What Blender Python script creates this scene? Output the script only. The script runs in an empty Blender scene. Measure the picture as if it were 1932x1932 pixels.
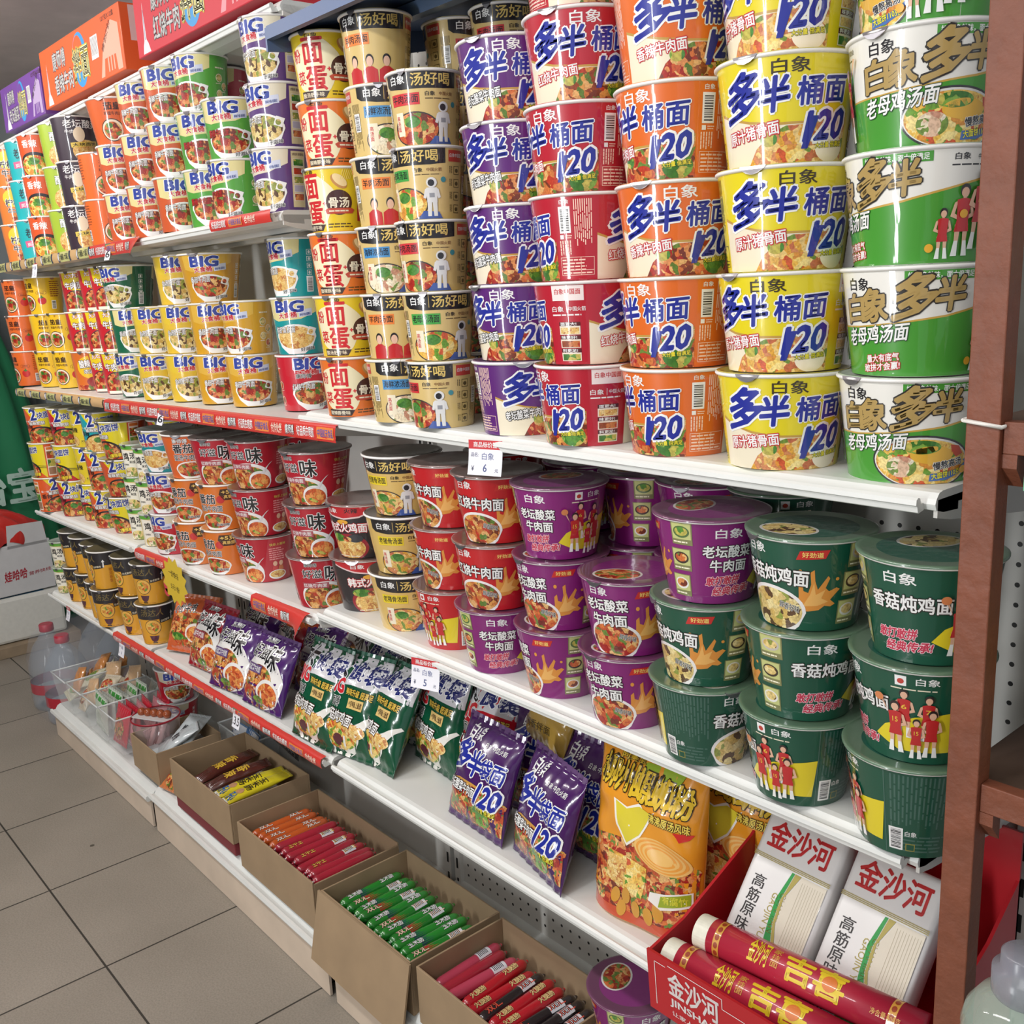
import bpy, bmesh, math, random
from mathutils import Vector, Matrix
random.seed(7)
C = bpy.context.scene.collection
SC = bpy.context.scene
# ---------------------------------------------------------------- camera
cam_d = bpy.data.cameras.new('camera')
cam = bpy.data.objects.new('camera', cam_d); C.objects.link(cam)
RT = ((0.65430, 0.75486, -0.04561), (0.13907, -0.17939, -0.97390), (-0.74334, 0.63088, -0.22235))
mw = Matrix.Identity(4)
for i in range(3):
    mw[i][0] = RT[0][i]; mw[i][1] = -RT[1][i]; mw[i][2] = -RT[2][i]
mw[2][3] = 1.45
cam.matrix_world = mw
cam_d.sensor_width = 36.0
cam_d.lens = 36.0 * 1890.0 / 1932.0
cam_d.clip_start = 0.02
SC.camera = cam
# ---------------------------------------------------------------- world and lamps
W = bpy.data.worlds.new('world'); SC.world = W; W.use_nodes = True
W.node_tree.nodes['Background'].inputs[0].default_value = (0.78, 0.82, 0.9, 1)
W.node_tree.nodes['Background'].inputs[1].default_value = 0.55
def area(name, loc, target, sx, sy, power, col=(1, 1, 1)):
    d = bpy.data.lights.new(name, 'AREA'); d.shape = 'RECTANGLE'; d.size = sx; d.size_y = sy
    d.energy = power; d.color = col
    o = bpy.data.objects.new(name, d); C.objects.link(o); o.location = loc
    o.rotation_euler = (Vector(target) - Vector(loc)).to_track_quat('-Z', 'Y').to_euler()
    return o
area('tube_and_fill_light', (-1.2, -0.12, 2.29), (-1.2, 0.42, 0.4), 1.2, 0.10, 17, (1, .985, .97))
area('tube_and_fill_light', (-3.0, -0.12, 2.29), (-3.0, 0.42, 0.4), 1.2, 0.10, 19, (1, .97, .95))
area('tube_and_fill_light', (0.3, -0.9, 2.29), (-0.2, 0.6, 1.2), 1.2, 0.10, 13, (.96, .99, 1))
area('tube_and_fill_light', (-3.0, -0.12, 2.10), (-3.3, 0.5, 2.35), 1.2, 0.10, 9, (1, .95, .94))  # added upward fill that brightens the ceiling, not a tube of its own
area('doorway_daylight', (-1.12, -2.1, 1.38), (-1.12, 1.0, 1.38), 0.24, 1.6, 48, (.96, .985, 1))
VS = SC.view_settings
SC.display_settings.display_device = 'sRGB'
VS.view_transform = 'Standard'; VS.look = 'None'; VS.gamma = 1.0; VS.use_curve_mapping = False
VS.exposure = -0.14
SC.cycles.max_bounces = 6; SC.cycles.diffuse_bounces = 3; SC.cycles.glossy_bounces = 3
SC.cycles.transmission_bounces = 5; SC.cycles.transparent_max_bounces = 12
SC.cycles.caustics_reflective = False; SC.cycles.caustics_refractive = False
# ---------------------------------------------------------------- materials
def lin(c):
    return tuple(((v / 255) / 12.92 if v / 255 <= 0.04045 else ((v / 255 + 0.055) / 1.055) ** 2.4) for v in c) + (1.0,)
MATS = {}
def _new(name):
    m = bpy.data.materials.new(name); m.use_nodes = True
    nt = m.node_tree; return m, nt, nt.nodes['Principled BSDF']
def film(rgb, rough=.38, coat=1., bump=.13):
    """printed card under shrink film: matt ink with a thin wrinkled gloss coat"""
    k = ('film', rgb, rough, coat)
    if k in MATS: return MATS[k]
    m, nt, b = _new('film_%d_%d_%d' % rgb)
    b.inputs['Base Color'].default_value = lin(rgb)
    b.inputs['Roughness'].default_value = rough
    b.inputs['Coat Weight'].default_value = coat
    b.inputs['Coat Roughness'].default_value = .07
    if bump:
        tc = nt.nodes.new('ShaderNodeTexCoord'); mp = nt.nodes.new('ShaderNodeMapping')
        mp.inputs['Scale'].default_value = (60, 60, 7)
        nz = nt.nodes.new('ShaderNodeTexNoise'); nz.inputs['Scale'].default_value = 1.6; nz.inputs['Detail'].default_value = 2
        bp = nt.nodes.new('ShaderNodeBump'); bp.inputs['Strength'].default_value = bump; bp.inputs['Distance'].default_value = .004
        nt.links.new(tc.outputs['Object'], mp.inputs[0]); nt.links.new(mp.outputs[0], nz.inputs['Vector'])
        nt.links.new(nz.outputs['Fac'], bp.inputs['Height']); nt.links.new(bp.outputs[0], b.inputs['Coat Normal'])
    MATS[k] = m; return m
def plain(rgb, rough=.5, metal=0., spec=.5, noise=0., scale=30., bump=0., name=None):
    k = ('plain', rgb, rough, metal, noise, scale, bump)
    if k in MATS: return MATS[k]
    m, nt, b = _new(name or 'plain_%d_%d_%d' % rgb)
    b.inputs['Base Color'].default_value = lin(rgb); b.inputs['Roughness'].default_value = rough
    b.inputs['Metallic'].default_value = metal; b.inputs['Specular IOR Level'].default_value = spec
    if noise or bump:
        tc = nt.nodes.new('ShaderNodeTexCoord'); nz = nt.nodes.new('ShaderNodeTexNoise')
        nz.inputs['Scale'].default_value = scale; nz.inputs['Detail'].default_value = 6
        nt.links.new(tc.outputs['Object'], nz.inputs['Vector'])
        if noise:
            mx = nt.nodes.new('ShaderNodeMix'); mx.data_type = 'RGBA'
            mx.inputs['A'].default_value = lin(tuple(max(0, v * (1 - noise)) for v in rgb))
            mx.inputs['B'].default_value = lin(tuple(min(255, v * (1 + noise * .6)) for v in rgb))
            nt.links.new(nz.outputs['Fac'], mx.inputs['Factor']); nt.links.new(mx.outputs['Result'], b.inputs['Base Color'])
        if bump:
            bp = nt.nodes.new('ShaderNodeBump'); bp.inputs['Strength'].default_value = bump; bp.inputs['Distance'].default_value = .005
            nt.links.new(nz.outputs['Fac'], bp.inputs['Height']); nt.links.new(bp.outputs[0], b.inputs['Normal'])
    MATS[k] = m; return m
def food(name, cols, scale=130., coat=.75):
    """printed dish photograph: blotches of the dish's own colours"""
    k = ('food', name)
    if k in MATS: return MATS[k]
    m, nt, b = _new('food_' + name)
    tc = nt.nodes.new('ShaderNodeTexCoord'); nz = nt.nodes.new('ShaderNodeTexNoise')
    nz.inputs['Scale'].default_value = scale * .6; nz.inputs['Detail'].default_value = 2
    add = nt.nodes.new('ShaderNodeMix'); add.data_type = 'VECTOR'; add.inputs['Factor'].default_value = .022
    vo = nt.nodes.new('ShaderNodeTexVoronoi'); vo.inputs['Scale'].default_value = scale
    nt.links.new(tc.outputs['Object'], nz.inputs['Vector'])
    nt.links.new(tc.outputs['Object'], add.inputs['A']); nt.links.new(nz.outputs['Color'], add.inputs['B'])
    nt.links.new(add.outputs['Result'], vo.inputs['Vector'])
    sp = nt.nodes.new('ShaderNodeSeparateColor'); nt.links.new(vo.outputs['Color'], sp.inputs[0])
    rp = nt.nodes.new('ShaderNodeValToRGB'); rp.color_ramp.interpolation = 'CONSTANT'
    els = rp.color_ramp.elements
    while len(els) < len(cols): els.new(1.0)
    for i, c in enumerate(cols):
        els[i].position = i / len(cols); els[i].color = lin(c)
    nt.links.new(sp.outputs[0], rp.inputs[0])
    mx = nt.nodes.new('ShaderNodeMix'); mx.data_type = 'RGBA'; mx.blend_type = 'MULTIPLY'; mx.inputs['Factor'].default_value = .55
    n2 = nt.nodes.new('ShaderNodeTexNoise'); n2.inputs['Scale'].default_value = scale * 3; n2.inputs['Detail'].default_value = 3
    nt.links.new(tc.outputs['Object'], n2.inputs['Vector'])
    r2 = nt.nodes.new('ShaderNodeValToRGB'); r2.color_ramp.elements[0].position = .3; r2.color_ramp.elements[1].position = .6
    r2.color_ramp.elements[0].color = (.35, .3, .26, 1)
    nt.links.new(n2.outputs['Fac'], r2.inputs[0])
    nt.links.new(rp.outputs[0], mx.inputs['A']); nt.links.new(r2.outputs[0], mx.inputs['B'])
    nt.links.new(mx.outputs['Result'], b.inputs['Base Color'])
    b.inputs['Roughness'].default_value = .4; b.inputs['Coat Weight'].default_value = coat; b.inputs['Coat Roughness'].default_value = .09
    MATS[k] = m; return m
def clear(rgb, rough=.08, alpha=.25, name='clear_plastic'):
    k = ('clear', rgb, rough, alpha)
    if k in MATS: return MATS[k]
    m, nt, b = _new(name)
    b.inputs['Base Color'].default_value = lin(rgb); b.inputs['Roughness'].default_value = rough
    b.inputs['Alpha'].default_value = alpha; b.inputs['Specular IOR Level'].default_value = .6
    MATS[k] = m; return m
BEEF = food('beef', ((205, 120, 60), (150, 70, 35), (228, 178, 110), (120, 52, 30), (190, 60, 35), (96, 130, 50), (224, 160, 80)))
PORK = food('pork', ((226, 180, 96), (240, 205, 130), (214, 140, 90), (250, 222, 150), (120, 150, 60), (230, 170, 60), (200, 110, 70)))
CHICK = food('chicken', ((238, 190, 80), (246, 214, 120), (222, 150, 60), (248, 226, 150), (110, 160, 50), (210, 90, 50), (240, 200, 100)))
SPICY = food('spicy', ((200, 90, 50), (226, 150, 90), (170, 40, 30), (236, 190, 120), (110, 140, 60), (120, 50, 36), (220, 120, 60)))
GREENS = food('greens', ((90, 150, 50), (60, 120, 40), (130, 175, 70), (200, 190, 90), (80, 140, 60)), 90)
NOODLE = food('noodle', ((238, 200, 120), (226, 176, 96), (246, 218, 150), (200, 130, 70), (232, 190, 108)), 180)
SOUP = food('soup', ((224, 120, 60), (206, 90, 44), (234, 150, 80), (180, 70, 40), (236, 170, 90)), 120)
LAMB = food('lamb', ((240, 226, 196), (226, 190, 160), (246, 238, 214), (206, 150, 124), (120, 150, 70)), 110)
MUSH = food('mushroom', ((226, 200, 130), (240, 222, 160), (96, 66, 40), (214, 180, 100), (150, 160, 70), (240, 214, 140)), 120)
WHITE = (240, 240, 238); BLACK = (26, 24, 28)
# ---------------------------------------------------------------- object helpers
def tag(o, label=None, cat=None, group=None, kind=None):
    if label: o['label'] = label
    if cat: o['category'] = cat
    if group: o['group'] = group
    if kind: o['kind'] = kind
    return o
def empty(name, loc=(0, 0, 0), rz=0., label=None, cat=None, group=None):
    o = bpy.data.objects.new(name, None); o.empty_display_size = .03; C.objects.link(o)
    o.location = loc; o.rotation_euler = (0, 0, rz)
    return tag(o, label, cat, group)
def obj(name, bm, mats, parent=None, smooth=False, loc=None):
    me = bpy.data.meshes.new(name)
    bm.to_mesh(me); bm.free()
    for m in (mats if isinstance(mats, (list, tuple)) else [mats]): me.materials.append(m)
    if smooth:
        for p in me.polygons: p.use_smooth = True
    o = bpy.data.objects.new(name, me); C.objects.link(o)
    if parent: o.parent = parent
    if loc: o.location = loc
    return o
def copy_tree(o, parent=None):
    c = o.copy(); C.objects.link(c)
    if parent: c.parent = parent
    for ch in o.children: copy_tree(ch, c)
    return c
def bx(bm, x0, x1, y0, y1, z0, z1, mi=0, bev=0.):
    vs = [bm.verts.new((x, y, z)) for x in (x0, x1) for y in (y0, y1) for z in (z0, z1)]
    fs = [(0, 1, 3, 2), (4, 6, 7, 5), (0, 4, 5, 1), (2, 3, 7, 6), (0, 2, 6, 4), (1, 5, 7, 3)]
    faces = [bm.faces.new([vs[i] for i in f]) for f in fs]
    for f in faces: f.material_index = mi
    if bev:
        es = list({e for f in faces for e in f.edges})
        r = bmesh.ops.bevel(bm, geom=es, offset=bev, segments=2, affect='EDGES', profile=.5)
        for f in r['faces']: f.material_index = mi
    return faces
def prism(bm, pts, x0, x1, mi=0):
    """closed (y,z) outline extruded along x"""
    a = [bm.verts.new((x0, y, z)) for y, z in pts]; b = [bm.verts.new((x1, y, z)) for y, z in pts]
    n = len(pts)
    for i in range(n):
        f = bm.faces.new((a[i], a[(i + 1) % n], b[(i + 1) % n], b[i])); f.material_index = mi
    for f in (bm.faces.new(a[::-1]), bm.faces.new(b)): f.material_index = mi
def lathe(bm, prof, n=64, mi=0, cap0=False, cap1=False):
    rings = [[bm.verts.new((r * math.sin(2 * math.pi * i / n), -r * math.cos(2 * math.pi * i / n), z)) for i in range(n)] for r, z in prof]
    for a, b in zip(rings, rings[1:]):
        for i in range(n):
            f = bm.faces.new((a[i], a[(i + 1) % n], b[(i + 1) % n], b[i])); f.material_index = mi; f.smooth = True
    if cap0: f = bm.faces.new(rings[0][::-1]); f.material_index = mi
    if cap1: f = bm.faces.new(rings[-1]); f.material_index = mi
def tube(bm, pts, r, n=10, mi=0, cap=True):
    rings = []
    for k, p in enumerate(pts):
        p = Vector(p); d = (Vector(pts[min(k + 1, len(pts) - 1)]) - Vector(pts[max(k - 1, 0)])).normalized()
        u = d.orthogonal().normalized(); v = d.cross(u)
        rr = r[k] if isinstance(r, (list, tuple)) else r
        rings.append([bm.verts.new(p + rr * (math.cos(t) * u + math.sin(t) * v)) for t in (2 * math.pi * i / n for i in range(n))])
    for a, b in zip(rings, rings[1:]):
        best = min(range(n), key=lambda s: (b[s].co - a[0].co).length)
        for i in range(n):
            f = bm.faces.new((a[i], a[(i + 1) % n], b[(i + 1 + best) % n], b[(i + best) % n])); f.material_index = mi; f.smooth = True
    if cap:
        bm.faces.new(rings[0][::-1]).material_index = mi; bm.faces.new(rings[-1]).material_index = mi
# ---------------------------------------------------------------- printed artwork
_txt = {}
def text_mesh(s):
    """glyph triangles of a string in em units, with the outline edges used to thicken it"""
    if s in _txt: return _txt[s]
    cu = bpy.data.curves.new('t', 'FONT'); cu.body = s; cu.size = 1.0; cu.resolution_u = 2
    o = bpy.data.objects.new('t', cu); C.objects.link(o)
    dg = bpy.context.evaluated_depsgraph_get(); dg.update()
    me = o.evaluated_get(dg).to_mesh()
    V = [(v.co.x, v.co.y) for v in me.vertices]; F = [tuple(p.vertices) for p in me.polygons]
    o.evaluated_get(dg).to_mesh_clear()
    bpy.data.objects.remove(o); bpy.data.curves.remove(cu)
    cnt = {}
    for f in F:
        for i in range(len(f)):
            k = (min(f[i], f[i - 1]), max(f[i], f[i - 1])); cnt[k] = cnt.get(k, 0) + 1
    E = [k for k, n in cnt.items() if n == 1]
    xs = [v[0] for v in V] or [0, 1]; ys = [v[1] for v in V] or [0, 1]
    _txt[s] = (V, F, E, min(xs), max(xs), min(ys), max(ys)); return _txt[s]
def thicken(s, r):
    V, F, E = text_mesh(s)[:3]
    if r <= .002: return V, F
    V = list(V); F = list(F)
    for i, j in E:
        (ax, ay), (bx_, by) = V[i], V[j]; dx, dy = bx_ - ax, by - ay; l = math.hypot(dx, dy)
        if l < 1e-6: continue
        dx, dy = dx / l, dy / l; k = len(V); q = r * .62; p = r * .25
        V += [(ax - dx * q, ay - dy * q), (ax - p * dx + dy * r, ay - p * dy - dx * r), (bx_ + p * dx + dy * r, by + p * dy - dx * r), (bx_ + dx * q, by + dy * q), (bx_ + p * dx - dy * r, by + p * dy + dx * r), (ax - p * dx - dy * r, ay - p * dy + dx * r)]
        F.append((k, k + 1, k + 2, k + 3, k + 4, k + 5))
    return V, F
class Art:
    """flat artwork in millimetres, collected in layers and then wrapped on a surface"""
    def __init__(s):
        s.bm = bmesh.new(); s.mats = []; s.L = 1
    def mi(s, m):
        if isinstance(m, tuple): m = film(m)
        if m not in s.mats: s.mats.append(m)
        return s.mats.index(m)
    def poly(s, pts, m, layer=None):
        if layer is None: layer = s.L
        vs = [s.bm.verts.new((x, y, layer)) for x, y in pts]
        f = s.bm.faces.new(vs); f.normal_update()
        if f.normal.z < 0: f.normal_flip()
        f.material_index = s.mi(m)
        if len(pts) > 4: bmesh.ops.triangulate(s.bm, faces=[f], ngon_method='EAR_CLIP')
        return s
    def rect(s, x0, y0, x1, y1, m, layer=None, sh=0., rot=0.):
        P = [(x0, y0), (x1, y0), (x1, y1), (x0, y1)]
        if sh: P = [(x + (y - y0) * sh, y) for x, y in P]
        if rot:
            c, n = math.cos(rot), math.sin(rot)
            P = [(x0 + (x - x0) * c - (y - y0) * n, y0 + (x - x0) * n + (y - y0) * c) for x, y in P]
        return s.poly(P, m, layer)
    def ell(s, cx, cy, rx, ry, m, layer=None, n=28, a0=0., a1=2 * math.pi, rot=0.):
        full = abs(a1 - a0 - 2 * math.pi) < 1e-6
        P = []
        for i in range(n if full else n + 1):
            t = a0 + (a1 - a0) * i / n; x, y = rx * math.cos(t), ry * math.sin(t)
            P.append((cx + x * math.cos(rot) - y * math.sin(rot), cy + x * math.sin(rot) + y * math.cos(rot)))
        return s.poly(P, m, layer)
    def text(s, t, x, y, w, h, m, layer=None, bold=.012, out=None, ow=.05, sh=0., rot=0., vert=False):
        """text fitted to the box at x,y (lower left) of width w and height h"""
        if layer is None: layer = s.L
        if vert:
            n = len(t); ch = h / n
            for i, c in enumerate(t): s.text(c, x, y + h - (i + 1) * ch + ch * .06, w, ch * .88, m, layer, bold, out, ow, sh)
            return s
        x0, x1, y0, y1 = text_mesh(t)[3:]; bold *= .62
        ax = w / max(x1 - x0, 1e-4); ay = h / max(y1 - y0, 1e-4); c, n = math.cos(rot), math.sin(rot)
        def put(V, F, m, lay):
            mi = s.mi(m); vs = []
            for px, py in V:
                qx, qy = (px - x0) * ax, (py - y0) * ay; qx += qy * sh
                vs.append(s.bm.verts.new((x + qx * c - qy * n, y + qx * n + qy * c, lay)))
            for f in F:
                if len(set(f)) < 3: continue
                try: fa = s.bm.faces.new([vs[i] for i in f])
                except ValueError: continue
                fa.normal_update()
                if fa.normal.z < 0: fa.normal_flip()
                fa.material_index = mi
        if out is not None:
            V, F = thicken(t, bold + ow * .75); put(V, F, out, layer)
            layer += 1
        V, F = thicken(t, bold); put(V, F, m, layer)
        return s
    def barcode(s, x, y, w, h, vert=True, layer=None):
        layer = layer or s.L; R = random.Random(int(x * 7 + y * 3))
        s.rect(x, y, x + w, y + h, WHITE, layer)
        a = .08; top = .92
        while a < top:
            b = a + R.choice((.02, .03, .045)); 
            if vert: s.rect(x + w * .14, y + h * a, x + w * .86, y + h * min(b, top), BLACK, layer + 1)
            else: s.rect(x + w * a, y + h * .16, x + w * min(b, top), y + h * .9, BLACK, layer + 1)
            a = b + R.choice((.02, .03, .04))
        return s
    def lines(s, x0, y0, x1, y1, m, n, vert=False, layer=None):
        """rows of unreadably fine print shown as thin broken strokes"""
        layer = layer or s.L; R = random.Random(n + int(x0))
        for i in range(n):
            t = (i + .5) / n; th = .22 / n
            a = 0.; end = R.uniform(.75, 1.)
            while a < end:
                b = min(end, a + R.uniform(.12, .3))
                if vert: s.rect(x0 + (x1 - x0) * (t - th), y1 - (y1 - y0) * b, x0 + (x1 - x0) * (t + th), y1 - (y1 - y0) * a, m, layer)
                else: s.rect(x0 + (x1 - x0) * a, y1 - (y1 - y0) * (t + th), x0 + (x1 - x0) * b, y1 - (y1 - y0) * (t - th), m, layer)
                a = b + .03
        return s
    def player(s, x, y, H, shirt=(190, 36, 40), num=None, arms=0, layer=None, shorts=None):
        """small printed sports figure seen from the front"""
        L = layer or s.L; u = H / 7.6; sk = (224, 178, 150); hair = (36, 28, 28); shorts = shorts or shirt
        for d in (-1, 1):
            s.poly([(x + d * .15 * u, y + 3.5 * u), (x + d * .85 * u, y + 3.5 * u), (x + d * .75 * u, y + .5 * u), (x + d * .35 * u, y + .5 * u)], sk, L)
            s.poly([(x + d * .33 * u, y + 1.7 * u), (x + d * .8 * u, y + 1.7 * u), (x + d * 1.1 * u, y), (x + d * .3 * u, y)], WHITE, L + 1)
            if arms and d == arms: P = [(x + d * .8 * u, y + 5.6 * u), (x + d * 1.0 * u, y + 6.1 * u), (x + d * 2.2 * u, y + 8.4 * u), (x + d * 1.8 * u, y + 8.5 * u)]
            else: P = [(x + d * .7 * u, y + 6.1 * u), (x + d * 1.1 * u, y + 5.9 * u), (x + d * 1.5 * u, y + 4.4 * u), (x + d * .3 * u, y + 3.9 * u), (x + d * .4 * u, y + 4.3 * u), (x + d * 1.0 * u, y + 4.7 * u)]
            s.poly(P, sk, L)
        s.poly([(x - .95 * u, y + 2.7 * u), (x + .95 * u, y + 2.7 * u), (x + .7 * u, y + 4 * u), (x - .7 * u, y + 4 * u)], shorts, L + 2)
        s.poly([(x - .7 * u, y + 3.8 * u), (x + .7 * u, y + 3.8 * u), (x + .85 * u, y + 6.2 * u), (x + .3 * u, y + 6.35 * u), (x - .3 * u, y + 6.35 * u), (x - .85 * u, y + 6.2 * u)], shirt, L + 3)
        s.rect(x - .2 * u, y + 6.1 * u, x + .2 * u, y + 6.7 * u, sk, L + 2)
        s.ell(x, y + 7.22 * u, .62 * u, .72 * u, hair, L + 3, 14); s.ell(x, y + 6.98 * u, .46 * u, .56 * u, sk, L + 4, 14)
        if num: s.text(num, x - .35 * u, y + 4.7 * u, .7 * u, .75 * u, (240, 200, 70), L + 4)
        return s
    def suit(s, x, y, H, layer=None):
        """printed figure in a white space suit"""
        L = layer or s.L; u = H / 7.; w = (226, 226, 224); g = (150, 152, 158)
        for d in (-1, 1):
            s.poly([(x + d * .05 * u, y + 2.8 * u), (x + d * .95 * u, y + 2.8 * u), (x + d * 1.0 * u, y), (x + d * .25 * u, y)], w, L)
            s.poly([(x + d * .8 * u, y + 5.2 * u), (x + d * 1.3 * u, y + 4.9 * u), (x + d * 1.7 * u, y + 3.4 * u), (x + d * 1.2 * u, y + 3.2 * u), (x + d * .8 * u, y + 4.2 * u)], w, L)
        s.poly([(x - 1. * u, y + 2.5 * u), (x + 1. * u, y + 2.5 * u), (x + 1. * u, y + 5.2 * u), (x - 1. * u, y + 5.2 * u)], w, L + 1)
        s.rect(x - .5 * u, y + 3.4 * u, x + .5 * u, y + 4.2 * u, g, L + 2)
        s.ell(x, y + 6.1 * u, 1. * u, .95 * u, w, L + 2, 18); s.ell(x - .1 * u, y + 6.05 * u, .62 * u, .62 * u, (40, 40, 46), L + 3, 16)
        return s
    def bowl(s, x, y, rx, ry, dish, rim=WHITE, depth=1.0, layer=None):
        L = layer or s.L
        P = [(x + rx * math.cos(t), y + ry * math.sin(t)) for t in (math.pi * i / 14 for i in range(15))]
        P += [(x - rx, y), (x - rx * .8, y - ry * depth * .8), (x - rx * .4, y - ry * (depth + .35)), (x + rx * .4, y - ry * (depth + .35)), (x + rx * .8, y - ry * depth * .8)]
        s.poly(P, rim, L); s.ell(x, y, rx * .9, ry * .86, dish, L + 1)
        return s
    def cut(s, xs=None, ys=None):
        for axis, st in ((0, xs), (1, ys)):
            if not st or not s.bm.verts: continue
            lo = min(v.co[axis] for v in s.bm.verts); hi = max(v.co[axis] for v in s.bm.verts)
            k = math.floor(lo / st) + 1
            while k * st < hi:
                p = [0, 0, 0]; p[axis] = k * st; n = [0, 0, 0]; n[axis] = 1
                bmesh.ops.bisect_plane(s.bm, geom=s.bm.verts[:] + s.bm.edges[:] + s.bm.faces[:], plane_co=p, plane_no=n, dist=1e-6)
                k += 1
        return s
# ---------------------------------------------------------------- cups: one prototype per printed design
CLS = {'B': (.0735, .061, .1065), 'C': (.0555, .0465, .1035), 'G': (.056, .047, .113), 'D': (.0695, .0515, .1065),
       'E': (.06, .049, .1065), 'S': (.039, .032, .088), 'Y': (.053, .041, .116)}
BLUE = (44, 56, 150); RED = (196, 30, 44); GOLD = (222, 190, 110); CREAM = (236, 226, 200)
def duoban(a, bg, flav, dish, name_col=WHITE, green=False):
    """big bucket with slanted blue double characters; two fronts and two side panels round the wrap"""
    Wd = 422.
    for x in (-211., 0., 211.):
        def R_(p): return [(x + u, v) for u, v in p]
        if x == 211.: continue
        for sgn in ((0,) if x == 0 else (1,)):
            a.poly(R_([(-80, 0), (76, 0), (76, 45), (52, 40), (25, 37), (-5, 37), (-35, 41), (-62, 48), (-80, 54)]), CREAM, 1)
            a.poly(R_([(-80, 54), (-62, 48), (-35, 41), (-5, 37), (25, 37), (52, 40), (76, 45), (76, 48), (52, 43), (25, 39.5), (-5, 39.5), (-35, 43.5), (-62, 50.5), (-80, 57)]), (190, 150, 70), 2)
            a.poly(R_([(-38, 0), (76, 0), (76, 44.5), (52, 39.5), (25, 36.5), (4, 36), (-10, 30), (-28, 16)]), dish, 2)
            a.ell(x + 55, 14, 19, 14, GREENS if flav != '原汁猪骨面' else (248, 236, 214), 3)
            a.ell(x + 8, 9, 15, 9, BEEF if flav != '原汁猪骨面' else CHICK, 3)
            a.ell(x - 14, 24, 9, 7, GREENS, 3)
            a.text('白象', x - 10, 85, 36, 14, name_col, 3, .02)
            a.text('多', x - 66, 44, 44, 44, (34, 46, 150), 4, .055, WHITE, .07, .22, .09)
            a.text('半', x - 24, 49, 30, 32, (34, 46, 150), 4, .055, WHITE, .07, .18, .09)
            a.text('桶面', x + 14, 54, 54, 26, (34, 46, 150), 4, .04, WHITE, .06, .12, .07)
            a.text('120', x + 22, 20, 46, 27, (34, 46, 150), 6, .06, WHITE, .09, .28, .08)
            a.poly(R_([(20, 13), (27, 13), (38, 44), (30, 44)]), (34, 46, 150), 8)
            a.text('大分量 倍满足', x + 36, 13, 36, 5.5, (240, 226, 60), 6, .03, (30, 60, 40), .08, 0, .07)
            a.text(flav, x - 64, 22, 62, 13, WHITE, 6, .03, RED if bg != (92, 36, 116) else BLACK, .1, 0, .12)
    # side panel with sponsor badge and ingredient pictures
    a.rect(84, 82, 126, 101, (240, 226, 222), 2); a.text('白象中国面', 88, 90, 34, 7, RED, 3, .02)
    a.text('白象', 82, 68, 17, 7, WHITE, 2, .02); a.rect(103, 67, 103.6, 76, WHITE, 2); a.text('中国火箭', 106, 69, 22, 5.5, WHITE, 2, .01)
    a.lines(82, 62, 128, 66, WHITE, 1)
    for k, c in enumerate((NOODLE, dish, GREENS)):
        a.rect(91, 5 + 17 * (2 - k), 120, 21 + 17 * (2 - k), (236, 224, 206), 4); a.rect(92.5, 6 + 17 * (2 - k), 118.5, 14 + 17 * (2 - k), c, 5)
        a.rect(91, 16 + 17 * (2 - k), 120, 21 + 17 * (2 - k), (84, 30, 34), 5)
        a.text(('面更大!', '味更好!', '料更足!')[k], 93, 16.4 + 17 * (2 - k), 22, 4.4, WHITE, 6, .03)
    # side panel with bar code, directions and table
    fine = (250, 214, 196) if bg != (226, 208, 30) else (60, 60, 30)
    a.barcode(-128, 58, 15, 32); a.text('白象', -126, 93, 12, 5.5, WHITE if bg != (226, 208, 30) else BLACK, 2, .02)
    a.rect(-128, 51, -123, 56, WHITE, 2); a.lines(-121, 51, -112, 56, fine, 2)
    a.lines(-109, 36, -86, 98, fine, 9, True); a.lines(-130, 30, -113, 49, fine, 5, True)
    for y in (6, 12, 28): a.rect(-130, y, -84, y + .6, fine, 2)
    for xx in (-130, -118, -102, -84.6): a.rect(xx, 6, xx + .6, 28, fine, 2)
    a.lines(-128, 7, -86, 27, fine, 5)
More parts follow.
